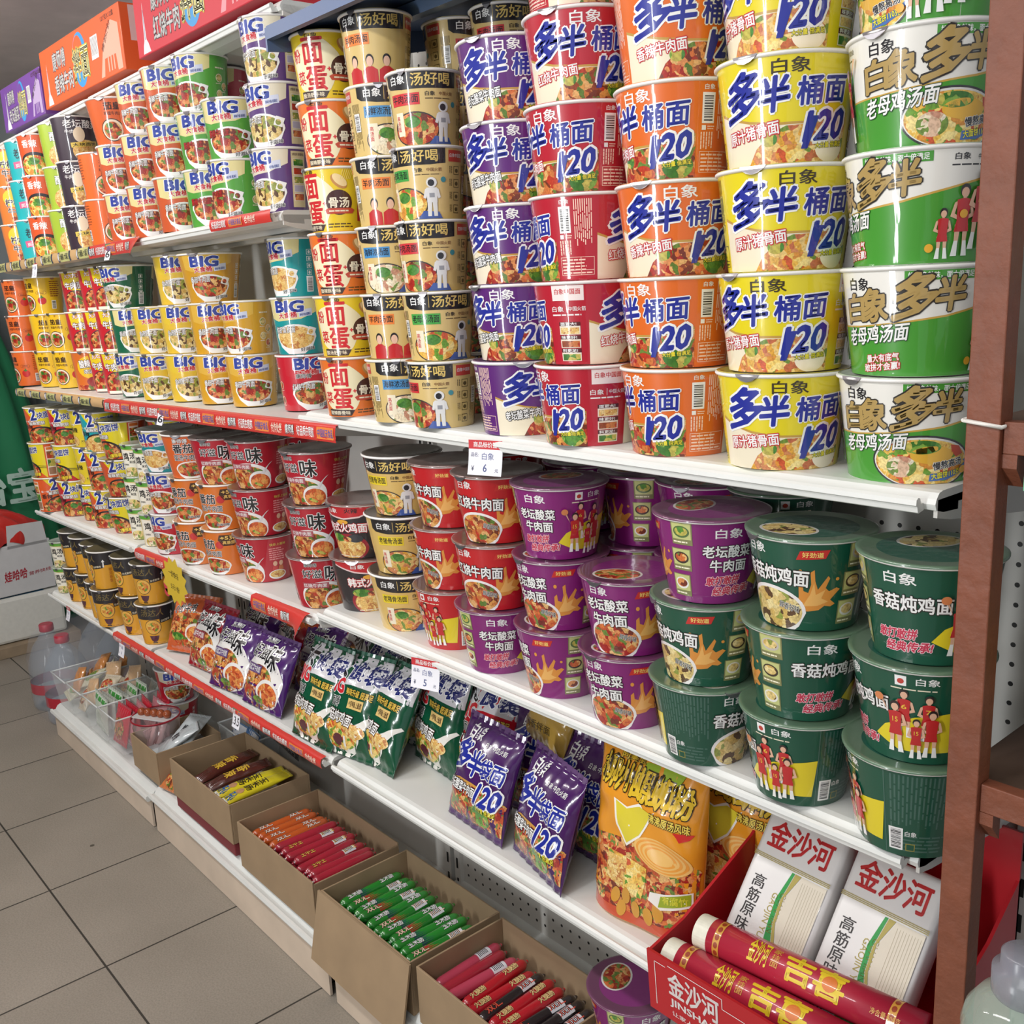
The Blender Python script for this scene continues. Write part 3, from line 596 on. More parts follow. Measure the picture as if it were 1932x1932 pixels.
# design id: class, body colour, lid colour, everyday colour words, kind, artwork
DES = {
 'dg': ('B', (232, 230, 222), (196, 214, 190), 'green-white', lambda a: laomuji(a)),
 'dy': ('B', (226, 208, 30), (214, 200, 90), 'yellow', lambda a: duoban(a, (226, 208, 30), '原汁猪骨面', PORK, (60, 50, 30))),
 'do': ('B', (222, 106, 34), (220, 150, 90), 'orange', lambda a: duoban(a, (222, 106, 34), '香辣牛肉面', SPICY)),
 'dr': ('B', (180, 28, 48), (190, 90, 90), 'crimson', lambda a: duoban(a, (180, 28, 48), '红烧牛肉面', BEEF)),
 'dp': ('B', (92, 36, 116), (140, 110, 150), 'violet', lambda a: duoban(a, (92, 36, 116), '老坛酸菜牛肉面', SPICY)),
 'tr': ('C', (214, 186, 120), (206, 190, 120), 'cream red-tagged', lambda a: tanghaohe(a, '牛肉汤面', (206, 50, 56), SPICY)),
 'tg': ('C', (214, 186, 120), (206, 190, 120), 'cream green-tagged', lambda a: tanghaohe(a, '老母鸡汤面', (70, 160, 70), CHICK)),
 'tb': ('C', (214, 186, 120), (206, 190, 120), 'cream blue-tagged', lambda a: tanghaohe(a, '海鲜浓汤面', (70, 140, 196), LAMB)),
 'to': ('C', (214, 186, 120), (206, 190, 120), 'cream orange-tagged', lambda a: tanghaohe(a, '羊肉汤面', (232, 130, 60), LAMB, 'people')),
 'tl': ('C', (214, 186, 120), (206, 190, 120), 'cream large-bowl', lambda a: tanghaohe(a, '羊肉汤面', (232, 120, 60), LAMB, 'big')),
 'tp': ('D', (216, 182, 104), (96, 88, 80), 'cream yellow-tagged', lambda a: tanghaohe(a, '老猪骨汤面', (232, 206, 40), PORK)),
 'fo': ('C', (226, 116, 40), (226, 150, 80), 'orange', lambda a: fenmiancaidan(a, 0, '酸辣豚骨味')),
 'fy': ('C', (230, 200, 40), (230, 210, 110), 'yellow', lambda a: fenmiancaidan(a, 0, '酸汤肥牛味')),
 'bo': ('G', (206, 92, 48), (210, 200, 190), 'orange', lambda a: big(a, (206, 92, 48), SPICY, '香辣牛肉面')),
 'bg': ('G', (84, 160, 60), (200, 210, 190), 'green', lambda a: big(a, (84, 160, 60), SPICY, '藤椒牛肉面')),
 'bv': ('G', (92, 62, 122), (200, 190, 200), 'violet', lambda a: big(a, (92, 62, 122), MUSH, '酸菜牛肉面', RED, 'column', (222, 214, 190))),
 'bp': ('G', (196, 60, 80), (210, 190, 190), 'pink-red', lambda a: big(a, (196, 60, 80), SPICY, '红烧牛肉面')),
 'bt': ('G', (20, 150, 152), (190, 200, 200), 'teal', lambda a: big(a, (20, 150, 152), NOODLE, '鲜虾鱼板面', RED, 'code')),
 'bc': ('G', (226, 190, 60), (220, 200, 130), 'golden', lambda a: big(a, (226, 190, 60), MUSH, '金汤肥牛面', RED, 'icons', (226, 196, 60))),
 'bm': ('G', (212, 160, 40), (216, 190, 110), 'golden tomato', lambda a: big(a, (212, 160, 40), SPICY, '番茄牛肉面', RED, 'icons', (222, 178, 70))),
 'bM': ('D', (206, 152, 40), (216, 190, 110), 'large golden tomato', lambda a: big(a, (206, 152, 40), SPICY, '番茄牛肉面', RED, 'code', (222, 178, 70), 106)),
 'bk': ('G', (24, 100, 70), (160, 190, 160), 'dark green', lambda a: big(a, (24, 100, 70), MUSH, '香菇炖鸡面')),
 'bK': ('D', (20, 92, 62), (160, 190, 160), 'large dark green', lambda a: big(a, (20, 92, 62), MUSH, '香菇炖鸡面', RED, 'code', (226, 214, 150), 106)),
 'br': ('G', (196, 30, 48), (200, 120, 120), 'red', lambda a: big(a, (196, 30, 48), BEEF, '红烧牛肉面', (200, 30, 40), 'icons', (196, 40, 54))),
 'bR': ('E', (184, 26, 46), (190, 190, 196), 'red', lambda a: big(a, (184, 26, 46), BEEF, '红烧牛肉面', RED, 'code', (214, 206, 180), 106)),
 'bT': ('D', (20, 140, 146), (120, 124, 120), 'teal', lambda a: big(a, (20, 140, 146), NOODLE, '鲜虾鱼板面', RED, 'icons', (226, 214, 150), 106)),
 'ko': ('G', (226, 108, 44), (230, 150, 100), 'orange tomato', lambda a: tomato(a, (226, 108, 44))),
 'kO': ('D', (216, 100, 44), (230, 150, 100), 'large orange tomato', lambda a: tomato(a, (216, 100, 44), 106)),
 'ky': ('G', (236, 192, 36), (236, 210, 110), 'yellow tomato', lambda a: tomato(a, (236, 192, 36))),
 'rw': ('G', (200, 36, 48), (226, 200, 120), 'yellow-red', lambda a: meatball(a)),
 'xb': ('G', (214, 112, 44), (226, 160, 90), 'orange beef', lambda a: (a.ell(2, 66, 46, 34, (236, 196, 40), 3, 34), a.text('酸辣牛骨', -34, 64, 62, 22, WHITE, 5, .05, (60, 40, 30), .08, 0, .08), a.text('浓汤面', -24, 48, 42, 12, WHITE, 5, .04, (60, 40, 30), .08), a.ell(10, 24, 30, 16, (150, 40, 44), 4), a.rect(-50, 0, 50, 14, SPICY, 3), a.ell(46, 30, 14, 22, GREENS, 4))),
 'sd': ('G', (56, 44, 56), (150, 140, 130), 'dark brown', lambda a: [(a.text('老坛酸菜', x - 44, 82, 88, 20, WHITE, 4, .02), a.text('牛肉面', x - 42, 68, 36, 10, WHITE, 4, .015), a.ell(x + 10, 26, 38, 28, NOODLE, 3, 30), a.ell(x - 8, 66, 14, 18, (236, 220, 190), 5, 22), a.rect(x - 30, 34, x + 46, 46, (226, 200, 90), 6, 0, .1), a.text('大块面饼', x - 26, 36, 64, 8, BLACK, 7, .03, None, 0, 0, .1)) for x in (0., 162.)]),
 'sl': ('G', (164, 190, 60), (200, 210, 150), 'lime', lambda a: [(a.text('酸爽', x - 30, 66, 50, 22, WHITE, 4, .03, (70, 90, 30), .05), a.ell(x, 28, 42, 30, NOODLE, 3, 30), a.ell(x + 4, 40, 22, 10, GREENS, 4), a.barcode(x + 60, 20, 16, 34)) for x in (0., 162.)]),
 'sx': ('G', (216, 88, 42), (226, 150, 110), 'orange black-bowl', lambda a: [(a.ell(x - 10, 30, 50, 34, (40, 36, 40), 3, 32), a.ell(x - 12, 28, 44, 28, CHICK, 4, 32), a.ell(x - 14, 40, 18, 10, GREENS, 5), a.poly([(x + 30, 52), (x + 66, 60), (x + 66, 62), (x + 30, 55)], BLACK, 5), a.text('香辣', x - 40, 76, 42, 20, WHITE, 4, .03), a.ell(x + 52, 94, 11, 11, (220, 190, 140), 4, 20), a.ell(x + 52, 94, 8, 8, (216, 88, 42), 5, 20)) for x in (0., 162.)]),
 'st': ('G', (40, 176, 180), (180, 210, 210), 'teal', lambda a: [(a.text('老坛', x - 34, 62, 30, 26, (40, 60, 70), 4, .03), a.text('酸菜', x - 4, 66, 30, 22, WHITE, 4, .03), a.rect(x - 40, 34, x + 34, 52, (214, 100, 140), 4, 0, .1), a.text('买一送一', x - 34, 37, 60, 10, WHITE, 5, .03, None, 0, 0, .1), a.poly([(x - 30, 104), (x + 20, 104), (x, 96)], (150, 220, 220), 3)) for x in (0., 162.)]),
 'se': ('G', (224, 130, 60), (230, 180, 120), 'orange-yellow', lambda a: [(a.ell(x - 6, 78, 34, 26, (236, 206, 60), 3, 28), a.text('柠檬', x - 34, 54, 44, 22, (60, 50, 50), 4, .03, WHITE, .05), a.text('牛肉', x - 30, 30, 44, 20, (60, 50, 50), 4, .03, WHITE, .05), a.ell(x + 10, 14, 34, 18, BEEF, 4, 28), a.ell(x + 40, 30, 12, 24, GREENS, 3, 20)) for x in (0., 162.)]),
 '2o': ('G', (222, 92, 40), (196, 184, 120), 'yellow-orange', lambda a: twoblock(a, 0, SPICY)),
 '2r': ('G', (196, 36, 46), (196, 184, 120), 'yellow-red', lambda a: twoblock(a, 0, BEEF)),
 '2s': ('G', (226, 200, 50), (150, 146, 130), 'yellow bearded', lambda a: twoblock(a, 0, NOODLE, True)),
 '2t': ('G', (30, 160, 170), (150, 150, 140), 'yellow-teal', lambda a: twoblock(a, 0, NOODLE)),
 '2O': ('D', (214, 84, 40), (110, 108, 96), 'large yellow-orange', lambda a: twoblock(a, 0, SPICY)),
 '2R': ('D', (196, 36, 46), (110, 108, 96), 'large yellow-red', lambda a: twoblock(a, 0, BEEF)),
 'jt': ('S', (226, 206, 140), (180, 190, 176), 'green-capped', lambda a: jitang(a)),
 'ot': ('D', (216, 100, 44), (120, 104, 92), 'orange', lambda a: tomatobucket(a)),
 'o5': ('E', (216, 116, 40), (210, 170, 120), 'orange plus-sign', lambda a: tomatobucket(a, True)),
 'hz': ('D', (176, 24, 44), (110, 92, 90), 'red', lambda a: haoziwei(a)),
 'kb': ('D', (40, 36, 40), (120, 96, 90), 'black', lambda a: spicyblack(a)),
 'wr': ('D', (190, 20, 30), (120, 96, 90), 'bright red', lambda a: homely(a, (190, 20, 30), '红烧牛肉面', '', BEEF, 0)),
 'wp': ('D', (128, 24, 110), (112, 66, 96), 'purple', lambda a: homely(a, (128, 24, 110), '老坛酸菜', '牛肉面', SPICY, 0)),
 'wg': ('D', (12, 78, 58), (96, 124, 100), 'dark green', lambda a: homely(a, (12, 78, 58), '香菇炖鸡面', '', MUSH, 0)),
 'yb': ('Y', (224, 162, 44), (110, 100, 70), 'yellow-black', lambda a: yellowblack(a)),
}
FOIL = plain((150, 148, 152), .28, .85, name='foil_tab')
RIMW = plain((236, 234, 230), .35, name='white_rim')
def make_cup(did):
    cl, bg, lidc, word, fn = DES[did]
    rt, rb, h = CLS[cl]; H = h * 1000; rref = (rt + rb) * 500
    a = Art(); a.mi(film(bg)); fn(a); a.cut(rref * math.radians(4.5))
    bm = a.bm
    P = math.pi
    dead = [v for v in bm.verts if not v.link_faces]
    for v in dead: bm.verts.remove(v)
    nor = []
    sl = (rt - rb) / h
    def put(x, y, L):
        t = x / rref; y = min(max(y, .4), H - 4.4)
        r = rb + (rt - rb) * y / H + L * .00011
        return Vector((r * math.sin(t), -r * math.cos(t), y / 1000))
    for v in bm.verts: v.co = put(v.co.x, v.co.y, v.co.z)
    n = 80
    lathe(bm, [(rb - .006, .003), (rb - .002, .0), (rb, .0004), (rb + (rt - rb) * .5, h * .5), (rt - (rt - rb) * .0044 / h, h - .0044)], n)
    bm.verts.ensure_lookup_table()
    root = empty('noodle_bucket' if cl in 'BDE' else 'noodle_cup')
    body = obj('cup_body', bm, a.mats, root)
    me = body.data
    for p in me.polygons: p.use_smooth = True
    ns = []
    for v in me.vertices:
        d = Vector((v.co.x, v.co.y, 0)); d = d.normalized() if d.length > 1e-5 else Vector((0, 0, -1))
        ns.append((d + Vector((0, 0, -sl))).normalized())
    me.normals_split_custom_set_from_vertices(ns)
    bm = bmesh.new()
    lathe(bm, [(rt - .0012, h - .0050), (rt + .0008, h - .0046), (rt + .0022, h - .0034), (rt + .0024, h - .0020), (rt + .0014, h - .0008), (rt - .0004, h - .0006)], 64)
    obj('rim', bm, RIMW, root)
    bm = bmesh.new()
    # card lid with a foil pull tab at the front left
    sk = did in ('wr', 'wp', 'wg', 'hz', 'kb', 'jt')
    lathe(bm, ([(rt + .0026, h - .0026), (rt + .0027, h - .0006)] if sk else [(rt - .001, h - .0007)]) + [(rt + .0006, h), (rt - .003, h), (rt - .006, h - .0007), (.02, h - .0010), (.0005, h - .0010)], 64)
    c = math.radians({'dg': -42, 'dy': -30, 'tp': 60}.get(did, -30)); w = .20 if cl in 'BD' else .13
    T_ = [(rt + .0028, h - .0002, -1), (rt + .0034, h - .0035, -.85), (rt + .0032, h - .0075, -.45), (rt + .0030, h - .0090, 0), (rt + .0032, h - .0075, .45), (rt + .0034, h - .0035, .85), (rt + .0028, h - .0002, 1)]
    q = [bm.verts.new((r * math.sin(c + s * w), -r * math.cos(c + s * w), z)) for r, z, s in T_]
    f = bm.faces.new(q); f.material_index = 1
    if cl in 'DE':
        A2 = Art(); col = bg
        fo = {'wp': SPICY, 'wr': BEEF, 'wg': MUSH, 'hz': BEEF, 'tp': LAMB}.get(did)
        if fo and did not in ('hz', 'tp', 'wr'):
            A2.ell(0, 0, (rt - .007) * 1000, (rt - .007) * 1000, tuple(int(v * .8 + 30) for v in bg), 1, 40)
            A2.ell(-12, -26, 34, 25, (226, 222, 216), 2, 30); A2.ell(-12, -26, 31, 22, fo, 3, 30)
        for v in A2.bm.verts: v.co = Vector((v.co.x / 1000, v.co.y / 1000, h - .0009 + v.co.z * .00012))
        base = 1
        tmp = bpy.data.meshes.new('t'); A2.bm.to_mesh(tmp); A2.bm.free(); nb = len(bm.faces); bm.from_mesh(tmp); bpy.data.meshes.remove(tmp)
        bm.faces.ensure_lookup_table()
        for f in bm.faces[nb:]: f.material_index += 2
        lm = [film(lidc, .3, .9, .05), FOIL] + A2.mats
    else: lm = [film(lidc, .3, .9, .05), FOIL]
    obj('lid', bm, lm, root)
    return root
STACKS = [
    ('S3R', 'stack beside the brown post, eye-level shelf', -0.5158, 0.9885, 1.2365, [('dg', 19.6), ('dg', -162.4), ('dg', 159.6), ('dg', 31.6), ('dg', -52.4)]),
    ('S3R', 'yellow stack, eye-level shelf', -0.6629, 0.9748, 1.2365, [('dy', 32.2), ('dy', 12.2), ('dy', 37.2), ('dy', 29.2), ('dy', 4.2)]),
    ('S3R', 'orange stack, eye-level shelf', -0.8146, 0.9759, 1.2365, [('do', 159.9), ('do', 167.9), ('do', 36.9), ('do', 171.9), ('do', 51.9)]),
    ('S3R', 'crimson stack, eye-level shelf', -0.9653, 0.9691, 1.2365, [('dr', -25.1), ('dr', -68.1), ('dr', 121.9), ('dr', 174.9), ('dr', 41.9), ('dr', 74.9)]),
    ('S3R', 'violet stack, eye-level shelf', -1.1141, 0.9806, 1.2365, [('dp', 80.6), ('dp', 20.6), ('dp', 30.6), ('dp', 32.6), ('dp', 40.6)]),
    ('S3R', 'cream stack beside the violet stack', -1.2737, 0.9499, 1.2365, [('tr', 11.3), ('tg', 58.3), ('tr', 31.3), ('tg', 23.3), ('tr', 51.3)]),
    ('S3R', 'cream stack beside the yellow-orange stack', -1.392, 0.9524, 1.2365, [('tb', 77.6), ('to', 55.6), ('tb', 55.6), ('to', 63.6), ('tb', 81.6), ('to', 45.6)]),
    ('S3R', 'alternating yellow-orange stack, eye-level shelf', -1.5364, 0.9485, 1.2365, [('fo', 50.3), ('fy', 53.3), ('fo', 50.3), ('fy', 18.3), ('fo', 48.3), ('fy', 50.3)]),
    ('S3R', 'back cream stack behind the violet stack', -1.2549, 1.1, 1.2365, [('tr', -131.2), ('tr', -131.2), ('tr', -131.2), ('tr', -131.2), ('tr', 48.8), ('tr', 48.8)]),
    ('S3R', 'back cream stack behind the front cream stack', -1.363, 1.09, 1.2365, [('tr', -128.6), ('tr', -128.6), ('tr', -128.6), ('tr', -128.6), ('tr', -128.6), ('tr', 106.4)]),
    ('S3L', 'teal and red stack, middle shelf left bay', -1.8452, 1.0272, 1.2177, [('br', 82.9), ('bt', 50.9), ('bt', 18.9)]),
    ('S3L', 'golden stack left of the teal stack', -2.0515, 1.0143, 1.215, [('bm', 68.7), ('bm', 28.7)]),
    ('S3L', 'golden stack left of the two-cup golden stack', -2.1957, 1.0055, 1.2131, [('bm', 73.4), ('bm', 73.4), ('bM', 65.4)]),
    ('S3L', 'middle golden stack, middle shelf left bay', -2.3494, 0.998, 1.2111, [('bc', 77.0), ('bc', 69.0), ('bc', 72.0)]),
    ('S3L', 'golden stack beside the dark green stack', -2.4795, 0.9808, 1.2094, [('bc', 60.4), ('bc', 71.4)]),
    ('S3L', 'dark green stack, middle shelf left bay', -2.6531, 0.988, 1.2072, [('bk', 39.6), ('bk', 79.6), ('bK', 39.6)]),
    ('S3L', 'rear yellow-red stack beside dark green stack', -2.8185, 1.0066, 1.205, [('rw', 60.3), ('rw', 70.3), ('rw', 60.3)]),
    ('S3L', 'middle yellow-red stack, middle shelf left bay', -2.9472, 1.0171, 1.2033, [('rw', 56.0), ('rw', 66.0), ('rw', 66.0)]),
    ('S3L', 'front yellow-red stack, middle shelf left bay', -3.086, 1.0129, 1.2015, [('xb', 71.8), ('rw', 71.8), ('rw', 61.8)]),
    ('S3L', 'right yellow tomato stack, middle shelf far end', -3.2668, 1.0138, 1.1992, [('ky', 42.8), ('ky', 47.8)]),
    ('S3L', 'left yellow tomato stack, middle shelf far end', -3.4005, 1.002, 1.1974, [('ky', 43.6), ('ky', 68.6), ('ky', 23.6)]),
    ('S3L', 'orange tomato stack, middle shelf far end', -3.5752, 0.9787, 1.1952, [('ko', 14.7), ('ko', 44.7), ('ko', 44.7)]),
    ('S2L', 'violet stack, upper left shelf', -1.75, 0.965, 1.5962, [('bv', 26.1), ('bv', 31.1), ('bv', 31.1)]),
    ('S2L', 'front green stack, upper left shelf', -1.9111, 0.955, 1.5948, [('bg', 28.4), ('bg', 58.4)]),
    ('S2L', 'red-pink stack behind the violet stack', -2.1581, 1.06, 1.5926, [('bp', 63.8), ('bp', 63.8), ('bp', 43.8)]),
    ('S2L', 'rear green stack, upper left shelf', -2.0653, 0.97, 1.5934, [('bg', 64.8), ('bg', 59.8), ('bg', 34.8)]),
    ('S2L', 'right orange stack, upper left shelf', -2.1998, 0.96, 1.5922, [('bo', 78.4), ('bo', 66.4), ('bo', 66.4)]),
    ('S2L', 'middle orange stack, upper left shelf', -2.365, 0.965, 1.5907, [('bo', 67.8), ('bo', 67.8), ('bo', 57.8)]),
    ('S2L', 'left orange stack, upper left shelf', -2.5347, 0.97, 1.5892, [('bo', 69.1), ('bo', 69.1), ('kO', 69.1)]),
    ('S2L', 'plain orange stack, upper left shelf', -2.6633, 0.965, 1.588, [('ko', -79.9), ('ko', 90.1)]),
    ('S2L', 'dark brown stack, upper left shelf', -2.8266, 0.965, 1.5865, [('sd', 71.2), ('sd', 71.2), ('sd', 91.2)]),
    ('S2L', 'lime stack, upper left shelf', -2.9385, 0.965, 1.5855, [('sl', 71.8), ('sl', 71.8), ('sl', 71.8)]),
    ('S2L', 'orange-black bowl stack, upper left shelf', -3.1347, 0.965, 1.5838, [('sx', 62.9), ('sx', 62.9), ('sx', 62.9)]),
    ('S2L', 'teal stack, upper left shelf far end', -3.2566, 0.965, 1.5827, [('st', 73.5), ('st', 73.5), ('st', 73.5)]),
    ('S2L', 'orange-yellow stack, upper left shelf far end', -3.42, 0.965, 1.5812, [('se', 74.2), ('se', 74.2), ('se', 74.2)]),
    ('S4L', 'red stack beside the black bucket', -1.7504, 0.9758, 0.8342, [('hz', 65.9), ('hz', 42.9), ('hz', 30.9)]),
    ('S4L', 'rear red stack, lower shelf left bay', -2.0341, 1.07, 0.8284, [('hz', 72.3), ('hz', 72.3), ('hz', 62.3)]),
    ('S4L', 'front left red stack, lower shelf left bay', -2.0305, 0.9923, 0.8285, [('hz', 9.0), ('hz', 29.0), ('hz', 39.0)]),
    ('S4L', 'orange-red stack, lower shelf left bay', -2.1649, 0.9674, 0.8258, [('o5', 30.9), ('o5', 40.9), ('hz', 60.9)]),
    ('S4L', 'orange stack beside the red-teal stack', -2.3159, 0.9638, 0.8227, [('o5', 37.4), ('o5', 42.4), ('ot', 67.4)]),
    ('S4L', 'red-teal stack, lower shelf left bay', -2.476, 0.9646, 0.8194, [('bR', 28.7), ('bR', 43.7), ('bT', 33.7)]),
    ('S4L', 'right green-capped stack, lower shelf left bay', -2.5957, 0.9595, 0.8169, [('jt', 69.7), ('jt', 59.7), ('jt', 54.7)]),
    ('S4L', 'left green-capped stack, lower shelf left bay', -2.7116, 0.9698, 0.8145, [('jt', 55.3), ('jt', 45.3), ('jt', 55.3)]),
    ('S4L', 'front yellow-orange stack, lower shelf far end', -2.8447, 0.9881, 0.8118, [('2O', 35.8), ('2O', 65.8), ('2O', 30.8)]),
    ('S4L', 'teal-topped yellow stack, lower shelf far end', -2.9699, 0.975, 0.8093, [('2o', 71.8), ('2o', 71.8), ('2t', 71.8)]),
    ('S4L', 'bearded-label yellow stack, lower shelf far end', -3.1194, 0.9907, 0.8062, [('2r', 47.4), ('2s', 72.4), ('2s', 72.4)]),
    ('S4L', 'second yellow stack from the far shelf end', -3.2559, 0.9695, 0.8034, [('2r', 73.4), ('2r', 28.4), ('2r', 73.4)]),
    ('S4L', 'yellow-orange stack at the far shelf end', -3.4073, 0.9425, 0.8003, [('2o', 114.5), ('2o', 4.5), ('2o', 74.5)]),
    ('S4L', 'back dark-red stack, lower shelf left bay', -2.3806, 1.1, 0.8213, [('hz', -114.8), ('hz', -114.8), ('hz', -114.8)]),
    ('S4L', 'back yellow stack, lower shelf left bay', -2.7035, 1.08, 0.8147, [('2R', 68.2), ('2R', 68.2), ('2R', 68.2)]),
    ('S4R', 'black stack beside the cream stack', -1.6127, 0.9936, 0.853, [('kb', 66.4), ('kb', 23.4)]),
    ('S4R', 'cream stack, lower right shelf', -1.4613, 0.9828, 0.853, [('tp', 56.1), ('tp', 56.1), ('tp', 31.1)]),
    ('S4R', 'left red stack, lower right shelf', -1.32, 0.9838, 0.853, [('wr', 173.3), ('wr', 5.3), ('wr', 7.3)]),
    ('S4R', 'red-over-purple stack, lower right shelf', -1.1827, 0.9684, 0.853, [('wp', -81.3), ('wr', 26.7), ('wr', 28.7)]),
    ('S4R', 'three-bucket purple stack, lower right shelf', -1.0417, 0.9691, 0.853, [('wp', -10.9), ('wp', 19.1), ('wp', -112.9)]),
    ('S4R', 'two-bucket purple stack, lower right shelf', -0.8984, 0.9631, 0.853, [('wp', 25.0), ('wp', 31.0)]),
    ('S4R', 'purple-over-green stack, lower right shelf', -0.7583, 0.952, 0.853, [('wg', 96.5), ('wg', -1.5), ('wp', -73.5)]),
    ('S4R', 'middle green stack, lower right shelf', -0.6168, 0.9521, 0.853, [('wg', 167.9), ('wg', -77.1), ('wg', 2.9)]),
    ('S4R', 'green stack behind the brown post', -0.4765, 0.9449, 0.853, [('wg', 120.8), ('wg', -173.2), ('wg', -125.2)]),
    ('S4R', 'back red stack under the price tag', -1.3275, 1.11, 0.853, [('wr', -129.9), ('wr', -129.9), ('wr', -129.9)]),
    ('S4R', 'back purple stack behind the red buckets', -1.1306, 1.115, 0.853, [('wp', -134.6), ('wp', -134.6), ('wp', -134.6)]),
    ('S4R', 'back purple stack left of centre', -0.9942, 1.1, 0.853, [('wp', -137.9), ('wp', -37.9), ('wp', -37.9)]),
    ('S4R', 'back purple stack right of centre', -0.8804, 1.1, 0.853, [('wp', 28.7), ('wp', 28.7), ('wp', 38.7)]),
    ('S4R', 'back green stack beside the purple ones', -0.7689, 1.115, 0.853, [('wg', -145.4), ('wg', -145.4), ('wg', -145.4)]),
    ('S5L', 'front yellow-black stack by the orange bag', -2.6892, 0.9647, 0.5207, [('yb', 70.3), ('yb', 55.3)]),
    ('S5L', 'second yellow-black stack from the bags', -2.8176, 0.958, 0.5192, [('yb', 41.2), ('yb', 31.2)]),
    ('S5L', 'third yellow-black stack from the bags', -2.9534, 0.9331, 0.5175, [('yb', 72.5), ('yb', 12.5)]),
    ('S5L', 'rear yellow-black stack behind the others', -3.056, 0.9486, 0.5163, [('yb', 62.8), ('yb', 62.8)]),
    ('S5L', 'fifth yellow-black stack from the bags', -3.1876, 0.9597, 0.5147, [('yb', 28.2), ('yb', 13.2)]),
    ('S5L', 'last yellow-black stack before green-capped cups', -3.3063, 0.9608, 0.5133, [('yb', 28.8), ('yb', 3.8)]),
    ('S5L', 'green-capped stack, bottom shelf far end', -3.4485, 0.9538, 0.5116, [('jt', 59.5), ('jt', 59.5)]),
    ('deck', 'stack standing behind the clear tubs', -2.9198, 1.08, 0.137, [('bR', 49.7), ('bR', 79.7)]),
    ('deck', 'stack under the shelf by the red carton', -0.9613, 1.02, 0.137, [('wp', -136.7), ('wp', -56.7)]),
]
# ---------------------------------------------------------------- room
def node_floor():
    m, nt, b = _new('floor_tiles'); N = nt.nodes; L = nt.links
    tc = N.new('ShaderNodeTexCoord'); mp = N.new('ShaderNodeMapping'); mp.inputs['Location'].default_value = (2.933, -.547, 0)
    br = N.new('ShaderNodeTexBrick'); br.offset = 0; br.squash = 1; br.inputs['Scale'].default_value = 1
    br.inputs['Brick Width'].default_value = .405; br.inputs['Row Height'].default_value = .416; br.inputs['Mortar Size'].default_value = .0024
    br.inputs['Color1'].default_value = lin((158, 150, 138)); br.inputs['Color2'].default_value = lin((152, 144, 132)); br.inputs['Mortar'].default_value = lin((58, 54, 48))
    nz = N.new('ShaderNodeTexNoise'); nz.inputs['Scale'].default_value = 260; nz.inputs['Detail'].default_value = 3
    n2 = N.new('ShaderNodeTexNoise'); n2.inputs['Scale'].default_value = 3.2; n2.inputs['Detail'].default_value = 5
    r1 = N.new('ShaderNodeValToRGB'); r1.color_ramp.elements[0].position = .32; r1.color_ramp.elements[1].position = .62; r1.color_ramp.elements[0].color = (.8, .8, .8, 1)
    r2 = N.new('ShaderNodeValToRGB'); r2.color_ramp.elements[0].position = .35; r2.color_ramp.elements[1].position = .7; r2.color_ramp.elements[0].color = (.86, .86, .85, 1)
    vo = N.new('ShaderNodeTexVoronoi'); vo.inputs['Scale'].default_value = 3.4; r3 = N.new('ShaderNodeValToRGB'); r3.color_ramp.interpolation = 'CONSTANT'
    r3.color_ramp.elements[0].color = (.25, .25, .23, 1); r3.color_ramp.elements[1].position = .035; r3.color_ramp.elements[1].color = (1, 1, 1, 1)
    L.new(tc.outputs['Object'], mp.inputs[0]); L.new(mp.outputs[0], br.inputs['Vector'])
    for t in (nz, n2, vo): L.new(tc.outputs['Object'], t.inputs['Vector'])
    L.new(nz.outputs['Fac'], r1.inputs[0]); L.new(n2.outputs['Fac'], r2.inputs[0]); L.new(vo.outputs['Distance'], r3.inputs[0])
    prev = br.outputs['Color']
    for r in (r1, r2, r3):
        mx = N.new('ShaderNodeMix'); mx.data_type = 'RGBA'; mx.blend_type = 'MULTIPLY'; mx.inputs['Factor'].default_value = 1
        L.new(prev, mx.inputs['A']); L.new(r.outputs[0], mx.inputs['B']); prev = mx.outputs['Result']
    L.new(prev, b.inputs['Base Color']); b.inputs['Roughness'].default_value = .55
    bp = N.new('ShaderNodeBump'); bp.inputs['Strength'].default_value = .4; bp.inputs['Distance'].default_value = .002
    L.new(br.outputs['Fac'], bp.inputs['Height']); bp.invert = True; L.new(bp.outputs[0], b.inputs['Normal'])
    return m
def struct(name, x0, x1, y0, y1, z0, z1, m):
    bm = bmesh.new(); bx(bm, x0, x1, y0, y1, z0, z1); o = obj(name, bm, m); o['kind'] = 'structure'; return o
struct('floor', -5.4, 1.6, -2.6, 1.6, -.06, 0, node_floor())
struct('ceiling', -5.4, 1.6, -2.6, 1.6, 2.35, 2.41, plain((222, 204, 198), .9, noise=.10, scale=7, bump=.5, name='ceiling_plaster'))
struct('wall_back', -5.4, 1.6, 1.42, 1.5, 0, 2.35, plain((168, 174, 176), .8, noise=.05, scale=4, name='wall_paint'))
struct('wall_left', -5.4, -5.2, -2.6, 1.42, 0, 2.35, plain((150, 158, 160), .8, noise=.05, scale=4, name='wall_paint'))
struct('wall_front_blocker', -5.4, 1.6, -2.4, -2.25, 0, 2.35, plain((128, 122, 116), .8, noise=.05, scale=4, name='blocker_grey'))  # unseen wall added to keep ambient light off the lower shelves
